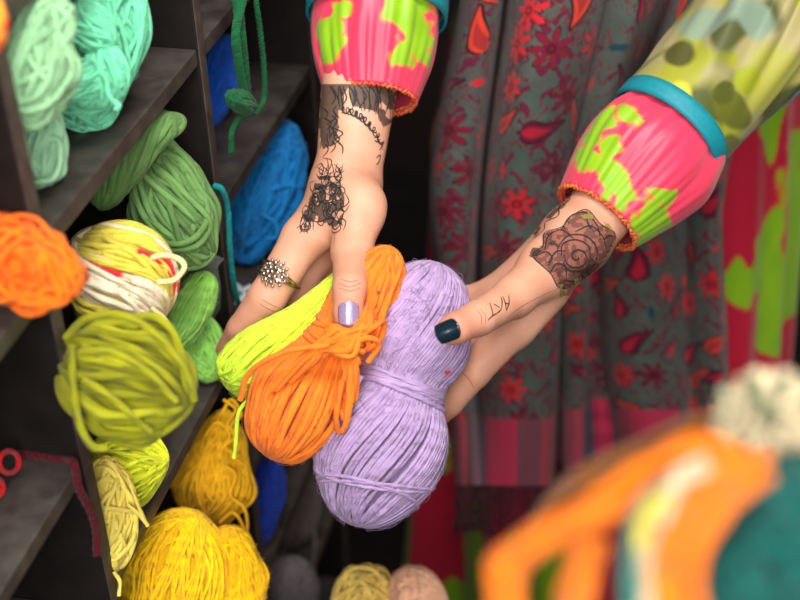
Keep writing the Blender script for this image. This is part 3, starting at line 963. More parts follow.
def draped(amp, seed):
    rg = np.random.default_rng(seed); ph = rg.random(8) * 6.28

    def f(S, TH):
        q = TH + 2.6 * S
        env = np.clip((S - .03) * 5, 0, 1)
        return amp * env * (np.sin(6 * q + ph[0]) ** 3 + .6 * np.sin(10 * q + ph[1] + 2 * S) + .3 * np.sin(17 * q + ph[2] - 3 * S))
    return f


b_L = P(671, 127, 1.048); vl = unit(E_L - b_L)
vaxL = [b_L, b_L + vl * .04, E_L + AB(0, .004, .004), E_L * .6 + S_L * .4, S_L + AB(-.01, 0, .005)]
vest_l, _ = sleeve('over_sleeve', vaxL, [(0, .0475), (.12, .0485), (.32, .053), (.6, .066), (1, .086)], vest_paint, COTTON, fold=draped(.14, 2), ns=260, nt=260)
b_R = c_R + fd * 0.074
vaxR = [b_R, b_R + fd * .03, E_R + AB(-.002, .004, .006), E_R * .6 + S_R * .4, S_R + AB(.01, 0, .005)]
vest_r, _ = sleeve('over_sleeve', vaxR, [(0, .0535), (.15, .056), (.35, .060), (.6, .068), (1, .086)], vest_paint, COTTON, fold=draped(.05, 3), ns=200, nt=200)
for v, b0, d_, r_ in ((vest_l, b_L, vl, .0490), (vest_r, b_R, fd, .0550)):
    th = np.linspace(0, 2 * np.pi, 120, endpoint=False)
    u_ = unit(TOCAM - (TOCAM @ d_) * d_); v_ = np.cross(d_, u_)
    G = np.array([b0 + d_ * s_ + (r_ + k_) * (np.cos(th)[:, None] * u_ + np.sin(th)[:, None] * v_) for s_, k_ in ((-.010, -.0022), (-.0105, .0), (-.006, .0004), (0, .0006), (.005, .0006), (.0052, -.0022))])
    MB().grid(G, closed=True).build('trim_band', TEAL, v)


# teal piping along the underside of the left over-sleeve
me_ = vest_l.data; vv_ = np.array([v.co for v in me_.vertices]).reshape(260, 260, 3)
cen_ = vv_.mean(1)
up_ = R[:, 1]
row_ = [vv_[i, np.argmin((vv_[i] - cen_[i]) @ (up_ - R[:, 0] * .9))] for i in range(6, 150)]
row_ = catmull(np.array(row_)[::12], 90)
mb = MB(); tubes(mb, row_[None], .0016, 8); mb.build('piping', TEAL, vest_l)


# dress
def dress_paint(G):
    c = floral(G * np.array([1, 1, .62]), 12, thr=.60, freq=19, base=ROSE)
    return c


nz_, nth = 300, 520
zz = np.linspace(1.40, 0.16, nz_); th = np.linspace(0, 2 * np.pi, nth, endpoint=False)
Z, TH = np.meshgrid(zz, th, indexing='ij')
hw = np.interp(Z, [.16, .55, .85, 1.0, 1.12, 1.28, 1.36, 1.40], [.24, .215, .20, .185, .155, .175, .165, .07])
hd = np.interp(Z, [.16, .55, .85, 1.0, 1.12, 1.28, 1.36, 1.40], [.24, .19, .150, .138, .135, .135, .110, .07])
fo = np.interp(Z, [.16, .9, 1.1, 1.3], [.085, .04, .012, 0.0])
wv = 1 + fo * (np.sin(9 * TH + .8 + 1.2 * Z) + .6 * np.sin(14 * TH + 2 + Z) + .4 * np.sin(23 * TH + 3 * Z))
G = AB(TC + .03, 1.318, 0) + (hw * wv * np.cos(TH))[..., None] * EA + (hd * wv * np.sin(TH))[..., None] * FB + Z[..., None] * np.array([0, 0, 1.0])
dr = MB().grid(G, None, dress_paint(G), closed=True).build('dress', DRESS, person)
sm = dr.modifiers.new('solid', 'SOLIDIFY'); sm.thickness = .002; sm.offset = 1


# ---- paisley scarf
TEALG = srgb(78, 92, 84)


def scarf_paint(U, V, H, seed, stripes=True):
    """U across, V down the cloth in metres, H distance above the hem"""
    rg = np.random.default_rng(seed)
    p = np.stack([U, V, 0 * U + seed], -1)
    c = TEALG * (0.72 + 0.5 * fbm(p, 60, 3))[..., None]

    def mix(c, a, col): return c * (1 - a[..., None]) + np.asarray(col) * a[..., None]
    mar = srgb(120, 26, 48); red = srgb(206, 38, 48); ora = srgb(214, 64, 44); plum = srgb(104, 20, 52); ol = srgb(52, 20, 28)
    # curling maroon tracery
    w = U + .006 * np.sin(V * 260) + .004 * np.sin(V * 110 + 1); w2 = V + .006 * np.sin(U * 300)
    f = np.abs(vnoise(np.stack([w, w2, 0 * U], -1), 125, seed + 1) - .5)
    c = mix(c, np.clip((.065 - f) / .03, 0, 1) * .8, mar)
    f = vnoise(np.stack([w2, w, 0 * U], -1), 170, seed + 2)
    c = mix(c, np.clip((f - .66) / .04, 0, 1) * .9, plum)
    cell = .042
    u0, u1, v0, v1 = U.min(), U.max(), V.min(), V.max()
    spots = []
    for i, gu in enumerate(np.arange(u0, u1 + cell, cell)):
        for j, gv in enumerate(np.arange(v0, v1 + cell, cell)):
            spots.append((gu + rg.normal(0, .005) + (j % 2) * cell / 2, gv + rg.normal(0, .005), (i * 2 + j * 3 + rg.integers(0, 2)) % 5))
    for cu, cv, kind in spots:
        du = U - cu; dv = V - cv
        m = (np.abs(du) < .034) & (np.abs(dv) < .034)
        if not m.any(): continue
        x = du[m]; y = dv[m]; cc = c[m]
        if kind in (0, 3):                            # star flower
            a0 = rg.random() * 6.28; n = 7; R0 = rg.uniform(.0165, .021)
            r = np.hypot(x, y); a = np.arctan2(y, x) + a0
            pet = R0 * (.26 + .74 * np.abs(np.cos(a * n / 2)) ** 1.5)
            col = red if kind == 0 else mar
            o = np.clip((pet + .0016 - r) / .0008, 0, 1); cc = mix(cc, o, ol)
            o = np.clip((pet - r) / .0008, 0, 1); cc = mix(cc, o, col * (0.85 + .3 * rg.random()))
            o = np.clip((.0022 - np.abs(r - .0035)) / .0006, 0, 1) * (r < .005); cc = mix(cc, o * .7, ol)
        elif kind in (1, 4):                          # paisley: a drop with a curling tip
            a0 = rg.random() * 6.28; s = rg.choice([-1, 1]); k = rg.uniform(1.0, 1.35)
            xr = (x * math.cos(a0) + y * math.sin(a0)) / k; yr = s * (-x * math.sin(a0) + y * math.cos(a0)) / k
            t = np.clip(xr / .024, -.45, 1)
            wid = .0085 * np.sqrt(np.clip(1 - np.clip(-t / .35, 0, 1) ** 2, 0, 1)) * np.clip(1 - np.clip(t, 0, 1), 0, 1) ** .8
            mid = .010 * np.clip(t, 0, 1) ** 2
            d = wid - np.abs(yr - mid)
            ok = (xr < .024) & (xr > -.009)
            col = ora if kind == 1 else plum
            cc = mix(cc, np.clip((d + .0020) / .0007, 0, 1) * ((xr < .026) & (xr > -.0105)), ol)
            cc = mix(cc, np.clip(d / .0007, 0, 1) * ok, col)
            cc = mix(cc, np.clip((d - .0035) / .0007, 0, 1) * ok * .6, red if kind == 4 else mar)
        else:                                         # small leaf and teal comma
            a0 = rg.random() * 6.28
            xr = x * math.cos(a0) + y * math.sin(a0); yr = -x * math.sin(a0) + y * math.cos(a0)
            d = .0042 * np.clip(1 - (xr / .010) ** 2, 0, 1) - np.abs(yr - 9 * xr ** 2)
            cc = mix(cc, np.clip(d / .0006, 0, 1), red if rg.random() < .5 else srgb(30, 66, 74))
        c[m] = cc
    if stripes:
        hb = .088
        q = (U - u0) / (u1 - u0)
        pal = [srgb(120, 62, 72), srgb(150, 60, 76), srgb(96, 40, 56), srgb(112, 92, 80), srgb(118, 74, 92), srgb(126, 80, 98), srgb(70, 66, 84), srgb(150, 38, 66), srgb(168, 44, 72), srgb(110, 60, 70), srgb(150, 56, 68), srgb(96, 40, 54)]
        k = np.minimum((q * len(pal) * 1.0 + .15 * np.sin(q * 40)).astype(int), len(pal) - 1)
        sc = 1.2 * np.array(pal)[k] * (0.85 + .3 * (np.sin(V * 2800) * .5 + .5))[..., None] * (0.9 + .2 * vnoise(np.stack([U * 30, V, 0 * U], -1), 40, 9))[..., None]
        c = mix(c, np.clip((hb - H) / .002, 0, 1), sc)
    return c * 0.94


def scarf_sheet(rows, nu, nv, seed):
    """rows: (py, [(px, b), ...]) cross-sections from top to hem; returns grid and colours"""
    cross = []
    for py, pts in rows:
        w = np.array([PL(px, py, b) for px, b in pts])
        cross.append(catmull(w, nu))
    cross = np.array(cross)
    t = np.linspace(-0.55, len(rows) - 1, nv)
    ti = np.clip(t, 0, len(rows) - 1)
    full = np.array([catmull(cross[:, i], 200) for i in range(nu)]).transpose(1, 0, 2)
    k = ti / (len(rows) - 1) * 199; i0 = np.minimum(k.astype(int), 198); f = (k - i0)[:, None, None]
    G = full[i0] * (1 - f) + full[i0 + 1] * f
    ext = np.minimum(t, 0)[:, None, None]
    G = G + ext * (full[12] - full[0])[None] / (12 / 199 * (len(rows) - 1)) * .9
    mid = G[int(nv * .6)]
    U = np.concatenate([[0], np.cumsum(np.linalg.norm(np.diff(mid, axis=0), axis=1))])
    Vd = np.concatenate([np.zeros((1, nu)), np.cumsum(np.linalg.norm(np.diff(G, axis=0), axis=2), 0)], 0)
    Vm = Vd.mean(1)
    UU, VV = np.meshgrid(U, Vm, indexing='xy')
    return G, scarf_paint(UU, VV, (Vm[-1] - VV), seed)


rowsA = [(0, [(462, 1.10), (474, 1.055), (496, 1.06), (505, 1.165), (514, 1.085), (540, 1.045), (578, 1.05), (601, 1.08), (607, 1.15)]),
         (180, [(431, 1.10), (440, 1.06), (472, 1.06), (483, 1.165), (490, 1.085), (512, 1.045), (545, 1.05), (563, 1.07), (570, 1.13)]),
         (330, [(442, 1.11), (450, 1.06), (466, 1.065), (478, 1.165), (486, 1.085), (510, 1.045), (540, 1.05), (556, 1.07), (561, 1.12)]),
         (485, [(457, 1.10), (460, 1.065), (468, 1.05), (478, 1.065), (490, 1.055), (510, 1.045), (535, 1.05), (548, 1.06), (553, 1.10)])]
rowsB = [(-20, [(608, 1.13), (616, 1.08), (646, 1.06), (664, 1.09), (674, 1.15), (686, 1.09), (705, 1.07), (725, 1.08), (735, 1.11), (745, 1.09), (760, 1.08), (775, 1.11)]),
         (190, [(566, 1.13), (571, 1.08), (590, 1.065), (603, 1.15), (612, 1.17), (622, 1.09), (650, 1.06), (672, 1.08), (688, 1.11), (702, 1.09), (716, 1.08), (724, 1.11)]),
         (330, [(562, 1.13), (566, 1.08), (583, 1.07), (589, 1.15), (597, 1.18), (608, 1.09), (640, 1.06), (670, 1.08), (686, 1.11), (702, 1.09), (718, 1.08), (726, 1.11)]),
         (470, [(563, 1.13), (567, 1.08), (583, 1.07), (589, 1.15), (610, 1.18), (628, 1.09), (655, 1.06), (688, 1.08), (700, 1.11), (712, 1.09), (722, 1.08), (730, 1.11)])]
GA, CA = scarf_sheet(rowsA, 330, 470, 4)
rowsC = [(-20, [(575, 1.12), (590, 1.13), (605, 1.105), (620, 1.13), (640, 1.12)]), (190, [(540, 1.12), (555, 1.13), (575, 1.105), (600, 1.125), (640, 1.115)]),
         (330, [(535, 1.115), (550, 1.125), (572, 1.105), (596, 1.125), (640, 1.11)]), (460, [(540, 1.11), (556, 1.12), (575, 1.105), (604, 1.12), (645, 1.11)])]
GC_, CC_ = scarf_sheet(rowsC, 120, 300, 14)
GB, CB = scarf_sheet(rowsB, 420, 450, 9)
mb = MB(); mb.grid(GA, None, CA); mb.grid(GB, None, CB); mb.grid(GC_, None, CC_)
# the length round the back of the neck that joins the two ends
ta = GA[0].mean(0); tb = GB[0].mean(0)
nk = catmull([ta, AB(.09, 1.17, 1.33), AB(.10, 1.29, 1.46), AB(TC, 1.36, 1.47), AB(.29, 1.29, 1.46), AB(.30, 1.17, 1.33), tb], 80)
_, nA, nB = frames(nk)
wv_ = np.linspace(-1, 1, 24)
NG = nk[:, None] + wv_[None, :, None] * .045 * nB[:, None] + (.008 * np.sin(wv_ * 9))[None, :, None] * nA[:, None]
mb.grid(NG, None, np.broadcast_to(TEALG * .8, NG.shape))
scarf = mb.build('scarf', SHAWL, person)
scarf['label'] = 'grey teal paisley scarf with red flowers and striped fringed hem'
sm = scarf.modifiers.new('solid', 'SOLIDIFY'); sm.thickness = .0016
rgf = np.random.default_rng(3)
mb = MB(); fr = []
for GS in (GA, GB, GC_):
    hem = GS[-1]
    for i in range(3, len(hem) - 3, 6):
        d_ = np.array([0, 0, -1.0]); q = hem[i]
        fr.append(np.array([q + d_ * .068 * t_ + EA * .004 * t_ * rgf.normal() + FB * .004 * rgf.normal() * t_ for t_ in np.linspace(0, 1, 8)]))
tubes(mb, np.array(fr), .0013, 5, False, np.array([srgb(70, 24, 34) * (0.4 + rgf.random()) for _ in fr]))
fro = mb.build('fringe', SHAWL, scarf); fro['kind'] = 'stuff'

# ------------------------------------------------------------------ the three skeins in the hands
HELD = 'skeins held in the two hands'


def curves(pts_list, sr, col, n=40, seed=0):
    def f(mb, sh=None):
        rg = np.random.default_rng(seed)
        for q in pts_list:
            tail_geo(mb, [P(*p) for p in q], sr, np.asarray(col) * (1 + rg.normal(0, .06)), n)
    return f


LAV = srgb(178, 150, 193)
lav_root, lav_sh = yarn('yarn_skein', 'pale lavender yarn skein tied at its waist, held under the dark navy thumbnail', 'yarn',
     P(436, 264, .972), P(357, 524, .955), .0475, .042, [(-1, 1.15), (-.8, 1.02), (-.35, .93), (-.06, .58), (.18, .92), (.5, 1.12), (.85, 1.14), (1, 1.3)],
     66, .0015, LAV, SOFT, HELD, tie=(-.06, 8, .05, 1.03, 3, .035), tilt=.05, twist=-.95, jit=.014, wob=.006, K=120, lump=.02, core=.90, fuzz=700, var=.07, seed=2,
     tails=([P(357, 378, .93), P(352, 385, .925), P(351, 398, .925), P(356, 388, .92), P(362, 376, .92)],))
mb = MB(); th = np.linspace(0, 1, 90)
for k_ in range(3):                                   # strands wound crosswise round the bottom of the ball
    zz_ = .62 + .10 * np.sin(th * 6.283 + 1.2 * k_) + .07 * k_
    tubes(mb, lav_sh(zz_, th * 6.283, np.sqrt(1 - zz_ ** 2), 1.02 + 0 * th)[None], .0015, 6, True, LAV[None])
for k_ in range(4):                                   # long diagonal overlay strands
    zz_ = np.linspace(-.06, .93, 90); ph_ = 1.25 + .10 * k_ + .9 * (zz_ + .06) * (.3 - .1 * k_)
    tubes(mb, lav_sh(zz_, ph_ + .55 * 0, np.sqrt(1 - zz_ ** 2), 1.015 + 0 * zz_)[None], .0015, 6, False, LAV[None])
mb.build('wrap', SOFT, lav_root)
mb = MB(); tail_geo(mb, [P(446, 372, .925), P(447, 374, .922), P(450, 371, .922)], .0009, srgb(220, 20, 30), 12)
mb.build('lint', SOFT, lav_root)['label'] = 'tiny red fibre'

ORG = srgb(252, 128, 38)
_ro = np.random.default_rng(77)
ORG_LOOPS = []
for _ in range(13):                                   # loose turns gathered at the waist
    a_, b_, c_ = _ro.normal(0, 1, 3)
    ORG_LOOPS.append([(296 + 16 * a_, 372 - 10 * a_ + 6 * b_, .918), (318 + 8 * a_, 352 + 5 * b_, .906), (342 + 4 * c_, 340 + 6 * c_, .900), (360 + 5 * a_, 330 + 9 * b_, .904), (372 + 4 * b_, 318 + 12 * c_, .918)])
for _ in range(7):
    a_, b_, c_ = _ro.normal(0, 1, 3)
    ORG_LOOPS.append([(350 + 5 * a_, 338, .902), (352 + 6 * b_, 362 + 6 * c_, .905), (348 + 6 * c_, 392 + 14 * a_, .914), (340 + 5 * b_, 412 + 10 * c_, .92)])
yarn('yarn_skein', 'bright orange yarn skein with loose looped waist, held between the neon and lavender skeins', 'yarn',
     P(394, 252, .952), P(268, 452, .948), .0405, .036, [(-1, .72), (-.6, .66), (-.1, .42), (.12, .60), (.45, 1.0), (.85, 1.15), (1, 1.4)],
     42, .0022, ORG, WOOL, HELD, tie=(-.08, 6, .06, 1.06, 5, .05), tilt=.10, jit=.03, wob=.03, K=100, var=.08, seed=4, lump=.05, core=.86, fuzz=500, twist=.25,
     extra=curves(ORG_LOOPS + [[(350, 345, .905), (372, 328, .905), (384, 322, .915), (380, 340, .92), (362, 352, .91)],
                   [(345, 352, .905), (366, 338, .9), (379, 345, .91), (368, 362, .915)],
                   [(372, 352, .925), (388, 300, .93), (400, 268, .94), (396, 258, .95), (390, 270, .94), (376, 312, .925), (362, 335, .915)],
                   [(366, 350, .925), (380, 315, .928), (392, 285, .935), (390, 262, .94), (378, 292, .93)],
                   [(348, 350, .91), (352, 385, .91), (347, 420, .915), (340, 432, .92), (336, 418, .91), (342, 380, .905)],
                   [(352, 348, .91), (357, 375, .915), (354, 400, .92), (346, 395, .91)],
                   [(338, 350, .905), (318, 345, .905), (305, 356, .91), (330, 340, .905)],
                   [(330, 325, .91), (345, 338, .9), (362, 345, .905)], [(326, 330, .91), (343, 345, .9), (364, 352, .905)],
                   [(240, 400, .93), (250, 372, .92), (285, 352, .905), (330, 345, .9)]], .0021, ORG, seed=3))
NEON = srgb(206, 238, 58)
yarn('yarn_skein', 'neon yellow green yarn skein held beside the beaded silver ring', 'yarn',
     P(354, 272, .982), P(227, 388, .964), .0240, .022, [(-1, .6), (-.6, .48), (-.2, .48), (.1, .68), (.4, .95), (.7, 1.18), (.9, 1.36), (1, 1.6)],
     38, .0015, NEON, SOFT, HELD, tilt=.18, jit=.03, wob=.03, K=90, var=.06, seed=6, lump=.08, fuzz=500,
     tails=([P(262, 388, .945), P(246, 402, .945), P(238, 415, .945), P(236, 440, .95), P(234, 458, .955)],), tail_sr=.0016)

# ------------------------------------------------------------------ yarns on the shelves
f = X0
ALLG = 'yarns packed in the shelving unit'
MINT = srgb(112, 212, 166)


def mint_folds(mb, sh):
    for e0, e1, d_, r_, sd in (((64, 100), (112, 96), .835, .013, 61), ((110, 60), (104, 120), .838, .013, 62), ((78, 20), (110, 66), .836, .012, 63)):
        skein_geo(mb, P(*e0, d_), P(*e1, d_), r_, r_ * .8, TOCAM, BALL, 22, .0017, MINT, tilt=.3, twist=.6, jit=.06, wob=.15, seed=sd, lump=.1)



yarn('yarn_skein', 'large mint green yarn skein on the top visible shelf, loose end over the board', 'yarn', P(106, -22, 0.870), P(86, 136, 0.870), 0.0300, 0.0270,
     [(-1, .95), (-.2, .95), (.1, .88), (1, 1.1)], 60, .0017, MINT, SOFT, ALLG, seat=1.197, tilt=.45, jit=.09, wob=.22, seed=8, twist=.4, lump=.22, extra=mint_folds,
     tails=([P(96, 75, 0.806), P(108, 95, 0.806), P(112, 112, 0.806), P(121, 120, 0.806), P(118, 125, 0.806)],
            [P(60, 92, 0.806), P(75, 97, 0.806), P(95, 92, 0.806), P(108, 82, 0.806)]))
yarn('yarn_skein', 'blurred greyish mint yarn skein nearest the camera on the top visible shelf', 'yarn', P(50, 2, 0.748), P(26, 120, 0.748), 0.0190, 0.0180,
     [(-1, 1), (0, 1), (1, 1.05)], 44, .0017, srgb(142, 190, 142), SOFT, ALLG, tilt=.5, jit=.10, wob=.25, seed=9, lump=.25)
yarn('yarn_skein', 'pale mint yarn skein at the bottom left of the mint pile, with a hanging loop', 'yarn', P(28, 104, 0.810), P(48, 192, 0.810), 0.0150, 0.0140,
     BALL, 40, .0016, srgb(160, 212, 168), SOFT, ALLG, seat=1.197, tilt=.5, jit=.10, wob=.25, seed=10, lump=.2,
     tails=([P(45, 150, 0.796), P(60, 150, 0.796), P(62, 172, 0.796), P(55, 188, 0.796), P(36, 192, 0.796)],))
yarn('yarn_ball', 'blurred red and orange yarn ball at the far left edge, upper compartment', 'yarn', P(-18, 0, 0.660), P(-10, 60, 0.660), 0.0100, 0.0100, BALL, 30, .0017,
     srgb(226, 60, 30), SOFT, ALLG, seat=1.325, tilt=.5, seed=11, colfn=lambda al, th, rg: np.where((al > 1.6)[:, None], srgb(240, 170, 40)[None], srgb(220, 40, 26)[None]))
DG = srgb(98, 136, 74)
yarn('yarn_skein', 'deep green yarn skein, the rounded one against the board in the second compartment', 'yarn', P(152, 124, 0.975), P(188, 252, 0.975), 0.0270, 0.0250,
     [(-1, .7), (-.3, .9), (.3, 1.1), (1, 1.15)], 36, .0025, DG, WOOL, ALLG, seat=1.06, tilt=.42, jit=.08, wob=.12, lump=.16, seed=12, twist=.5, var=.12)
yarn('yarn_hank', 'deep green twisted yarn hank folded over the rounded green skein', 'yarn', P(178, 120, 0.945), P(98, 206, 0.945), 0.0180, 0.0160,
     [(-1, .9), (0, .8), (1, 1.1)], 26, .0025, DG * .9, WOOL, ALLG, tilt=.2, jit=.06, wob=.12, seed=13, twist=1.4, bend=(0, 0, .016), var=.12)


def tricolour(al, th, rg):
    c = np.empty((len(al), len(th), 3))
    cream = srgb(244, 228, 196); yel = srgb(226, 208, 78); red = srgb(226, 50, 60)
    for i, a in enumerate(al):
        k = np.sin(a * 3.1 + .4)
        base = yel if k > -.05 else cream
        c[i] = base * (1 + rg.normal(0, .06))
        if -.60 < k < -.30 or .90 < k < .955:
            s = (th * 2 + a * 2) % (2 * math.pi)
            c[i][s < 1.6] = red
    return c


yarn('yarn_ball', 'cream and yellow yarn ball flecked with red, above the olive skein', 'yarn', P(84, 226, 0.905), P(154, 314, 0.905), 0.0350, 0.0320,
     BALL, 64, .0022, srgb(236, 218, 150), WOOL, ALLG, seat=1.06, tilt=.16, jit=.05, wob=.10, seed=14, colfn=tricolour, twist=.7, lump=.08,
     tails=([P(150, 250, 0.872), P(162, 247, 0.872), P(178, 251, 0.872), P(183, 260, 0.872), P(172, 272, 0.872), P(156, 274, 0.872)],
            [P(150, 300, 0.872), P(165, 315, 0.872), P(164, 335, 0.872), P(152, 345, 0.872)]), tail_sr=.002)
OLV = srgb(152, 152, 24)
yarn('yarn_skein', 'thick olive green yarn skein bulging out over the shelf edge', 'yarn', P(68, 352, 0.820), P(186, 408, 0.820), 0.0345, 0.0300,
     [(-1, .95), (0, 1.0), (.6, .98), (1, .9)], 46, .0028, OLV, THICK, ALLG, tilt=.13, jit=.17, wob=.20, seed=15, twist=.12, core=.70, var=.16, fuzz=0,
     tails=([P(72, 345, 0.79), P(73, 385, 0.787), P(80, 425, 0.79), P(92, 446, 0.795), P(106, 448, 0.8)], [P(66, 338, 0.8), P(88, 318, 0.79), P(125, 316, 0.785), P(160, 338, 0.785), P(186, 372, 0.79), P(194, 400, 0.8)], [P(80, 352, 0.788), P(112, 352, 0.782), P(148, 372, 0.782), P(176, 402, 0.79)], [P(84, 380, 0.788), P(104, 392, 0.784), P(128, 412, 0.788), P(150, 432, 0.8)]), tail_sr=.0025)
yarn('yarn_skein', 'lime yellow yarn skein tucked beneath the olive skein', 'yarn', P(90, 452, 0.965), P(166, 462, 0.965), 0.0270, 0.0250,
     [(-1, .9), (0, 1.05), (.6, .9), (1, .5)], 50, .0015, srgb(222, 228, 44), SOFT, ALLG, seat=0.922, tilt=.3, jit=.06, wob=.1, seed=16, bend=(0, 0, -.008))
yarn('yarn_skein', 'pale butter yellow crinkled yarn skein standing at the foot of the divider', 'yarn', P(106, 472, 0.930), P(116, 578, 0.930), 0.0165, 0.0160,
     BALL, 44, .0019, srgb(250, 226, 104), WOOL, ALLG, seat=0.922, tilt=.6, jit=.10, wob=.28, seed=17,
     tails=([P(130, 488, 0.914), P(136, 505, 0.914), P(144, 525, 0.914), P(150, 537, 0.914)], [P(130, 515, 0.914), P(140, 524, 0.914), P(150, 536, 0.914)],
            [P(116, 582, 0.914), P(122, 592, 0.914), P(121, 606, 0.914)]), tail_sr=.0014)
BG = srgb(170, 244, 96)
WRAP, nt_, b_ = new_mat('clear_film')
b_.inputs['Base Color'].default_value = (.9, .95, .9, 1); b_.inputs['Alpha'].default_value = .05; b_.inputs['Roughness'].default_value = .08; b_.inputs['Specular IOR Level'].default_value = .8
bgA, shA = yarn('yarn_skein', 'bright green yarn skein in clear film, upper of the two by the divider', 'yarn', P(208, 274, 1.049), P(170, 348, 1.049), 0.0160, 0.0155, BALL,
     54, .0013, BG, SOFT, ALLG, tilt=.12, jit=.03, wob=.05, seed=18, tails=([P(186, 330, 1.034), P(180, 338, 1.034), P(176, 348, 1.034)],))
mb = MB(); zz_ = np.linspace(-1.5, .6, 40); pp = np.linspace(0, 2 * np.pi, 48, endpoint=False)
Zg, Pg = np.meshgrid(zz_, pp, indexing='ij')
e0, e1 = P(208, 274, 1.049), P(170, 348, 1.049)
cA = (e0 + e1) / 2; axA = unit(e1 - e0); LA = np.linalg.norm(e1 - e0) / 2
VA = unit(TOCAM - (TOCAM @ axA) * axA); UA = np.cross(axA, VA)
rW = np.interp(Zg, [-1.9, -1.6, -1.25, -.9, -.4, .6], [.010, .006, .004, .012, .0205, .0205]) * (1 + .10 * np.sin(Pg * 9 + Zg * 3) * np.clip(-Zg, 0, 1))
mb.grid(cA + axA * (LA * Zg)[..., None] + UA * (rW * np.cos(Pg))[..., None] + VA * (rW * np.sin(Pg) * np.interp(Zg, [-1.9, -1.2, -.6], [.25, .5, 1]))[..., None], closed=True)
mb.build('plastic_wrapper', WRAP, bgA)['label'] = 'clear plastic wrapper with a twisted end'
yarn('yarn_skein', 'bright green yarn skein, lower and rounder of the two by the divider', 'yarn', P(193, 322, 1.098), P(211, 386, 1.098), 0.0178, 0.0170, BALL,
     54, .0013, srgb(172, 244, 112), SOFT, ALLG, seat=0.922, tilt=.3, jit=.03, wob=.06, seed=19)
GLD = srgb(255, 190, 20)
yarn('yarn_skein', 'golden yellow yarn skein trailing tangled loops, below the neon skein', 'yarn', P(226, 418, 1.150), P(204, 532, 1.150), 0.0315, 0.0280,
     [(-1, .55), (-.4, .75), (.2, 1.1), (1, 1.1)], 64, .0013, GLD, SOFT, ALLG, seat=0.785, tilt=.3, jit=.05, wob=.1, seed=20,
     tails=([P(224, 405, 1.120), P(236, 415, 1.120), P(228, 430, 1.120), P(238, 440, 1.120), P(226, 452, 1.120), P(240, 462, 1.120)],
            [P(222, 420, 1.120), P(232, 405, 1.120), P(242, 420, 1.120), P(232, 432, 1.120), P(240, 452, 1.120), P(232, 462, 1.120), P(246, 470, 1.120)],
            [P(224, 470, 1.120), P(236, 480, 1.120), P(231, 500, 1.120), P(244, 512, 1.120), P(248, 528, 1.120), P(246, 545, 1.120)],
            [P(220, 528, 1.120), P(232, 518, 1.120), P(240, 524, 1.120), P(247, 540, 1.120)],
            [P(206, 440, 1.120), P(218, 428, 1.120), P(230, 440, 1.120), P(222, 455, 1.120)]), tail_sr=.0015)
YEL = srgb(255, 200, 8)
yarn('yarn_skein', 'vivid yellow yarn skein, left of the two at the bottom left', 'yarn', P(186, 508, 1.040), P(160, 640, 1.040), 0.0390, 0.0360,
     BALL, 90, .0013, YEL, SOFT, ALLG, seat=0.785, tilt=.25, jit=.03, wob=.06, seed=21)
yarn('yarn_skein', 'vivid yellow yarn skein, right of the two at the bottom left', 'yarn', P(226, 528, 1.060), P(244, 626, 1.060), 0.0230, 0.0220,
     BALL, 80, .0013, srgb(255, 192, 4), SOFT, ALLG, tilt=.3, jit=.03, wob=.07, seed=22, bend=(0, 0, 0))
OR2 = srgb(255, 112, 10)
yarn('yarn_skein', 'fuzzy orange yarn skein sticking out of the left compartment', 'yarn', P(-46, 256, 0.738), P(80, 288, 0.738), 0.0215, 0.0200, BALL,
     54, .0016, OR2, SOFT, ALLG, seat=1.172, tilt=.7, jit=.12, wob=.3, seed=23, lump=.28, fuzz=900)
BLU = srgb(16, 110, 190)
yarn('yarn_skein', 'royal blue yarn skein behind the hanging green cord', 'yarn', P(228, 34, 1.165), P(210, 118, 1.165), 0.0155, 0.0150, BALL, 40, .0017, srgb(20, 90, 196), SOFT, ALLG,
     seat=1.06, tilt=.4, jit=.06, wob=.12, seed=24, tails=([P(228, 82, 1.150), P(240, 84, 1.150), P(250, 82, 1.150)],))
yarn('yarn_skein', 'blue yarn skein lying on the shelf behind the ringed hand', 'yarn', P(290, 138, 1.243), P(238, 264, 1.243), 0.0285, 0.0270, BALL, 56, .0017, srgb(16, 128, 200), SOFT, ALLG,
     seat=0.922, tilt=.55, jit=.10, wob=.22, seed=25, lump=.22, tails=([P(262, 222, 1.216), P(276, 230, 1.216), P(277, 244, 1.216), P(266, 246, 1.216)],))
yarn('yarn_skein', 'dark navy blue yarn skein in shadow below the orange skein', 'yarn', P(272, 456, 1.320), P(252, 546, 1.320), 0.0180, 0.0170, BALL, 40, .0017, srgb(20, 52, 150), SOFT, ALLG,
     seat=0.648, tilt=.35, jit=.06, wob=.1, seed=26)
yarn('yarn_ball', 'grey yarn ball in shadow at the bottom beside the yellow yarns', 'yarn', P(292, 562, 1.418), P(282, 628, 1.418), 0.0310, 0.0300, BALL, 60, .0015, srgb(122, 112, 116), SOFT, ALLG,
     seat=0.511, tilt=.5, jit=.03, wob=.05, seed=27)
yarn('yarn_hank', 'taupe grey yarn hank in shadow between navy and lavender yarn', 'yarn', P(308, 458, 1.500), P(292, 534, 1.500), 0.0220, 0.0200, BALL, 36, .002, srgb(96, 84, 80), SOFT, ALLG,
     seat=0.511, tilt=.2, jit=.05, wob=.1, seed=28, tails=([P(312, 500, 1.479), P(314, 530, 1.479), P(312, 560, 1.479), P(316, 600, 1.479)], [P(286, 528, 1.479), P(280, 545, 1.479), P(276, 560, 1.479)]))


# ---- single cords
def cord(name, label, pts, sr, col, turns, group=None, extra=()):
    mb = MB()
    for q in [pts] + list(extra):
        c = catmull(q, 220)
        strip_ply(c, sr, col, mb, 2, turns)
    return link_props(mb.build(name, WOOL), label, 'yarn', group)


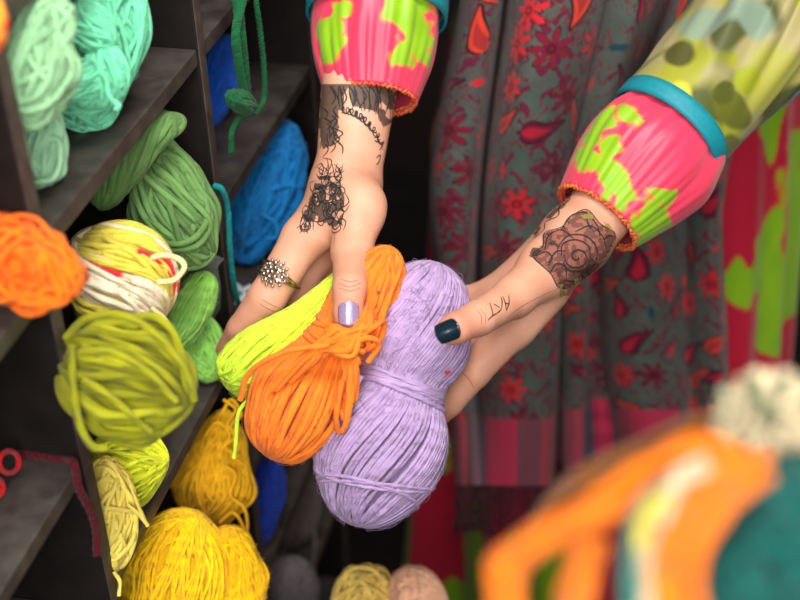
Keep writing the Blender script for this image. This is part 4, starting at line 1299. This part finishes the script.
GC = srgb(10, 88, 46)
root = empty('hanging_cord', PX(240, 20, -.335), 'dark green knotted yarn cord hanging in front of the blue skein', 'yarn cord')
for i, (q, s_, tn) in enumerate([([PX(226, -60, -.345), PX(236, -10, -.330), PX(240, 30, -.325), PX(243, 60, -.325), (PX(246, 92, -.327))], .0023, 30),
                                 ([PX(246, -60, -.345), PX(244, -10, -.325), PX(236, 30, -.322), PX(238, 60, -.322), (PX(243, 90, -.325))], .0019, 28),
                                 ([PX(258, -60, -.345), PX(256, -5, -.33), PX(260, 30, -.328), PX(264, 70, -.328), PX(264, 98, -.328), PX(256, 112, -.328), PX(240, 118, -.328), PX(232, 132, -.33), PX(231, 152, -.332)], .0013, 46)]):
    mb = MB(); strip_ply(catmull(q, 220), s_, GC, mb, 2, tn); mb.build('strand', WOOL, root)
mb = MB()
skein_geo(mb, PX(231, 98, -.326), PX(252, 106, -.326), .0078, .007, TOCAM, BALL, 16, .0018, GC, tilt=.6, seed=31, K=40, wob=.2)
mb.build('knot', WOOL, root)
cord('yarn_strand', 'teal yarn strand hanging beside the divider', [PX(214, 186, -.349), PX(222, 190, -.343), PX(228, 210, -.342), PX(230, 250, -.342), PX(234, 285, -.345), PX(239, 306, -.35)], .0014, srgb(10, 140, 140), 46)
mb = MB()
shz = .9245


def onZ(px, py, z):
    d = ray(px, py); return CAM + d * ((z - CAM[2]) / d[2])


tail_geo(mb, [onZ(*q, shz) for q in ((224, 272), (232, 280), (240, 291), (250, 287), (252, 291), (240, 300), (228, 307), (224, 304), (232, 296), (246, 300), (238, 286), (228, 288))], .0025, srgb(206, 222, 224), 90)
link_props(mb.build('yarn_strand', SOFT), 'white yarn strand curled on the dark shelf beside the ring finger', 'yarn')
mb = MB()
rz = 1.038
th = np.linspace(0, 6.283, 50)
for cx, cy, r_ in ((9, 462, 10), (-6, 488, 9)):
    tubes(mb, np.array([PX(cx + r_ * math.cos(t_), cy + r_ * 1.1 * math.sin(t_), -.385) for t_ in th])[None], .0017, 7, False, srgb(200, 20, 30)[None])
link_props(mb.build('yarn_loop', SOFT), 'small red yarn loops on the grey shelf at the left edge', 'yarn')
cord('yarn_strand', 'dark maroon yarn strand draped over the left divider', [onZ(16, 452, 1.0375), onZ(40, 456, 1.0375), onZ(66, 460, 1.0375), PX(74, 464, -.347), PX(79, 488, -.3455), PX(90, 510, -.3455), PX(96, 530, -.3455), PX(97, 555, -.3455)], .0016, srgb(84, 14, 24), 40)

# ------------------------------------------------------------------ yarns on the low table at the bottom of the picture
m_table = plain_mat('dark_table_wood', srgb(30, 24, 22), 0.6, noise=srgb(44, 34, 30))


def table(name, label, a0, a1, b0, b1, z):
    root = empty(name, AB((a0 + a1) / 2, (b0 + b1) / 2, 0), label, 'table')

    def slab(nm, p0, p1, q0, q1, z0, z1):
        c = [AB(p0, q0, 0), AB(p1, q0, 0), AB(p1, q1, 0), AB(p0, q1, 0)]
        v = [k + [0, 0, z0] for k in c] + [k + [0, 0, z1] for k in c]
        MB().add(v, [(0, 3, 2, 1), (4, 5, 6, 7), (0, 1, 5, 4), (1, 2, 6, 5), (2, 3, 7, 6), (3, 0, 4, 7)]).build(nm, m_table, root, False, .002)
    slab('table_top', a0, a1, b0, b1, z - .022, z)
    for p in (a0 + .01, a1 - .04):
        for q in (b0 + .01, b1 - .04):
            slab('leg', p, p + .03, q, q + .03, 0, z - .022)
    return root


table('display_table', 'low dark table under the butter yellow and peach yarn balls', -.16, .25, .55, .842, .664)
yarn('yarn_ball', 'fluffy butter yellow yarn ball at the bottom edge, left of the peach one', 'yarn', P(334, 606, 1.20), P(396, 604, 1.20), .030, .028, BALL, 60, .0016, srgb(240, 206, 104), SOFT,
     'yarn balls at the bottom edge', seat=0.664, tilt=.8, jit=.12, wob=.3, seed=41)
yarn('yarn_ball', 'smooth peach yarn ball at the bottom edge, right of the yellow one', 'yarn', P(392, 612, 1.195), P(444, 594, 1.185), .034, .034, BALL, 110, .0011, srgb(244, 186, 152), SOFT,
     'yarn balls at the bottom edge', seat=0.664, tilt=.3, jit=.01, wob=.02, seed=42)

# ------------------------------------------------------------------ out-of-focus yarns close to the camera
table('display_stand', 'tall dark stand under the blurred orange and teal yarns', -.02, .34, .06, .300, 1.245)
FG = 'blurred yarns close to the camera'
OF = srgb(216, 108, 6)
mb = MB()
for q, r_, n_, sd in (([(506, 630, .43), (505, 575, .43), (535, 545, .425), (600, 512, .42), (655, 478, .42), (700, 458, .42), (755, 474, .42)], [.005, .0055, .0045, .0045, .006, .009, .006], 14, 1),
                      ([(745, 470, .42), (700, 478, .415), (672, 520, .41), (652, 560, .41), (662, 640, .41)], [.005, .008, .0075, .008, .0085], 20, 2),
                      ([(592, 540, .42), (580, 575, .42), (570, 630, .42)], .0045, 9, 3),
                      ([(770, 470, .42), (720, 500, .405), (690, 540, .40), (684, 580, .40), (700, 640, .40)], .0045, 8, 5)):
    bundle_geo(mb, [P(*k) for k in q], r_, n_, .0022, OF, sd)
link_props(mb.build('yarn_hank', SOFT), 'blurred orange yarn hank close to the camera at lower right', 'yarn', FG)
mb = MB()
bundle_geo(mb, [P(*k) for k in ((520, 560, .50), (560, 505, .50), (620, 462, .50), (690, 432, .49), (740, 430, .48))], [.004, .007, .008, .007, .005], 14, .0022, srgb(118, 68, 24), 7)
link_props(mb.build('yarn_hank', SOFT), 'blurred brownish orange yarn hank behind the bright orange one', 'yarn', FG)
mb = MB()
for c_, q_, r_ in ((srgb(188, 172, 140), ((705, 462), (678, 478), (662, 500), (650, 520)), .0036), (srgb(196, 170, 30), ((668, 496), (648, 510), (640, 526), (640, 548)), .0028),
                   (srgb(14, 100, 92), ((672, 480), (640, 505), (628, 545), (630, 590), (640, 640)), .0022), (srgb(190, 166, 130), ((646, 530), (642, 560), (646, 600), (654, 640)), .0026)):
    bundle_geo(mb, [P(*k, .402) for k in q_], r_, 7, .0016, c_, 20)
link_props(mb.build('yarn_hank', SOFT), 'blurred cream yellow and teal striped yarn hank beside the orange one', 'yarn', FG)
yarn('yarn_ball', 'big blurred teal yarn ball at the lower right corner', 'yarn', P(735, 470, .46), P(806, 650, .445), .041, .036, BALL, 70, .0018, srgb(0, 74, 68), SOFT, FG, tilt=.5, seed=51)
mb = MB(); rgp = np.random.default_rng(8)
cp = P(772, 428, .47); pl = []
for i in range(260):
    d_ = unit(rgp.normal(0, 1, 3)); s_ = unit(np.cross(d_, rgp.normal(0, 1, 3)))
    pl.append(np.array([cp + d_ * (.0190 * t_) + s_ * .003 * math.sin(t_ * 3) for t_ in np.linspace(.1, 1.0 + .15 * rgp.random(), 6)]))
tubes(mb, np.array(pl), .0013, 5, False, np.array([srgb(220, 204, 168) if rgp.random() < .8 else srgb(110, 130, 96) for _ in pl]))
sphere(mb, cp, .010)
link_props(mb.build('pompom', SOFT), 'blurred cream yarn pompom above the teal ball', 'pompom', FG)

# ------------------------------------------------------------------ light
def area(name, loc, target, size, power, col=(1, 1, 1)):
    d = bpy.data.lights.new(name, 'AREA'); d.shape = 'DISK'; d.size = size; d.energy = power; d.color = col
    o = bpy.data.objects.new(name, d); COL.objects.link(o)
    o.location = tuple(loc)
    o.rotation_euler = (Vector(tuple(target)) - Vector(tuple(loc))).to_track_quat('-Z', 'Y').to_euler()
    return o


area('shop_light', AB(0.15, 0.40, 2.6), AB(0.0, 0.85, 1.0), 0.7, 25, (1.0, 0.97, 0.93))
area('window_light', AB(-0.12, -0.62, 2.05), AB(-0.15, 0.8, 0.95), 1.0, 24, (1.0, 0.98, 0.95))
area('front_fill', AB(0.45, -0.75, 1.5), AB(-0.2, 0.8, 0.9), 0.9, 10, (1.0, 0.98, 0.95))  # unseen low fill lamp, added to brighten the shelf interior and dress
wd = bpy.data.worlds.new('world'); SC.world = wd; wd.use_nodes = True
wd.node_tree.nodes['Background'].inputs[0].default_value = (1.0, 0.96, 0.92, 1)
wd.node_tree.nodes['Background'].inputs[1].default_value = 0.06
SC.view_settings.view_transform = 'Standard'
SC.view_settings.look = 'None'
SC.view_settings.gamma = 1.0
SC.view_settings.exposure = 0.27
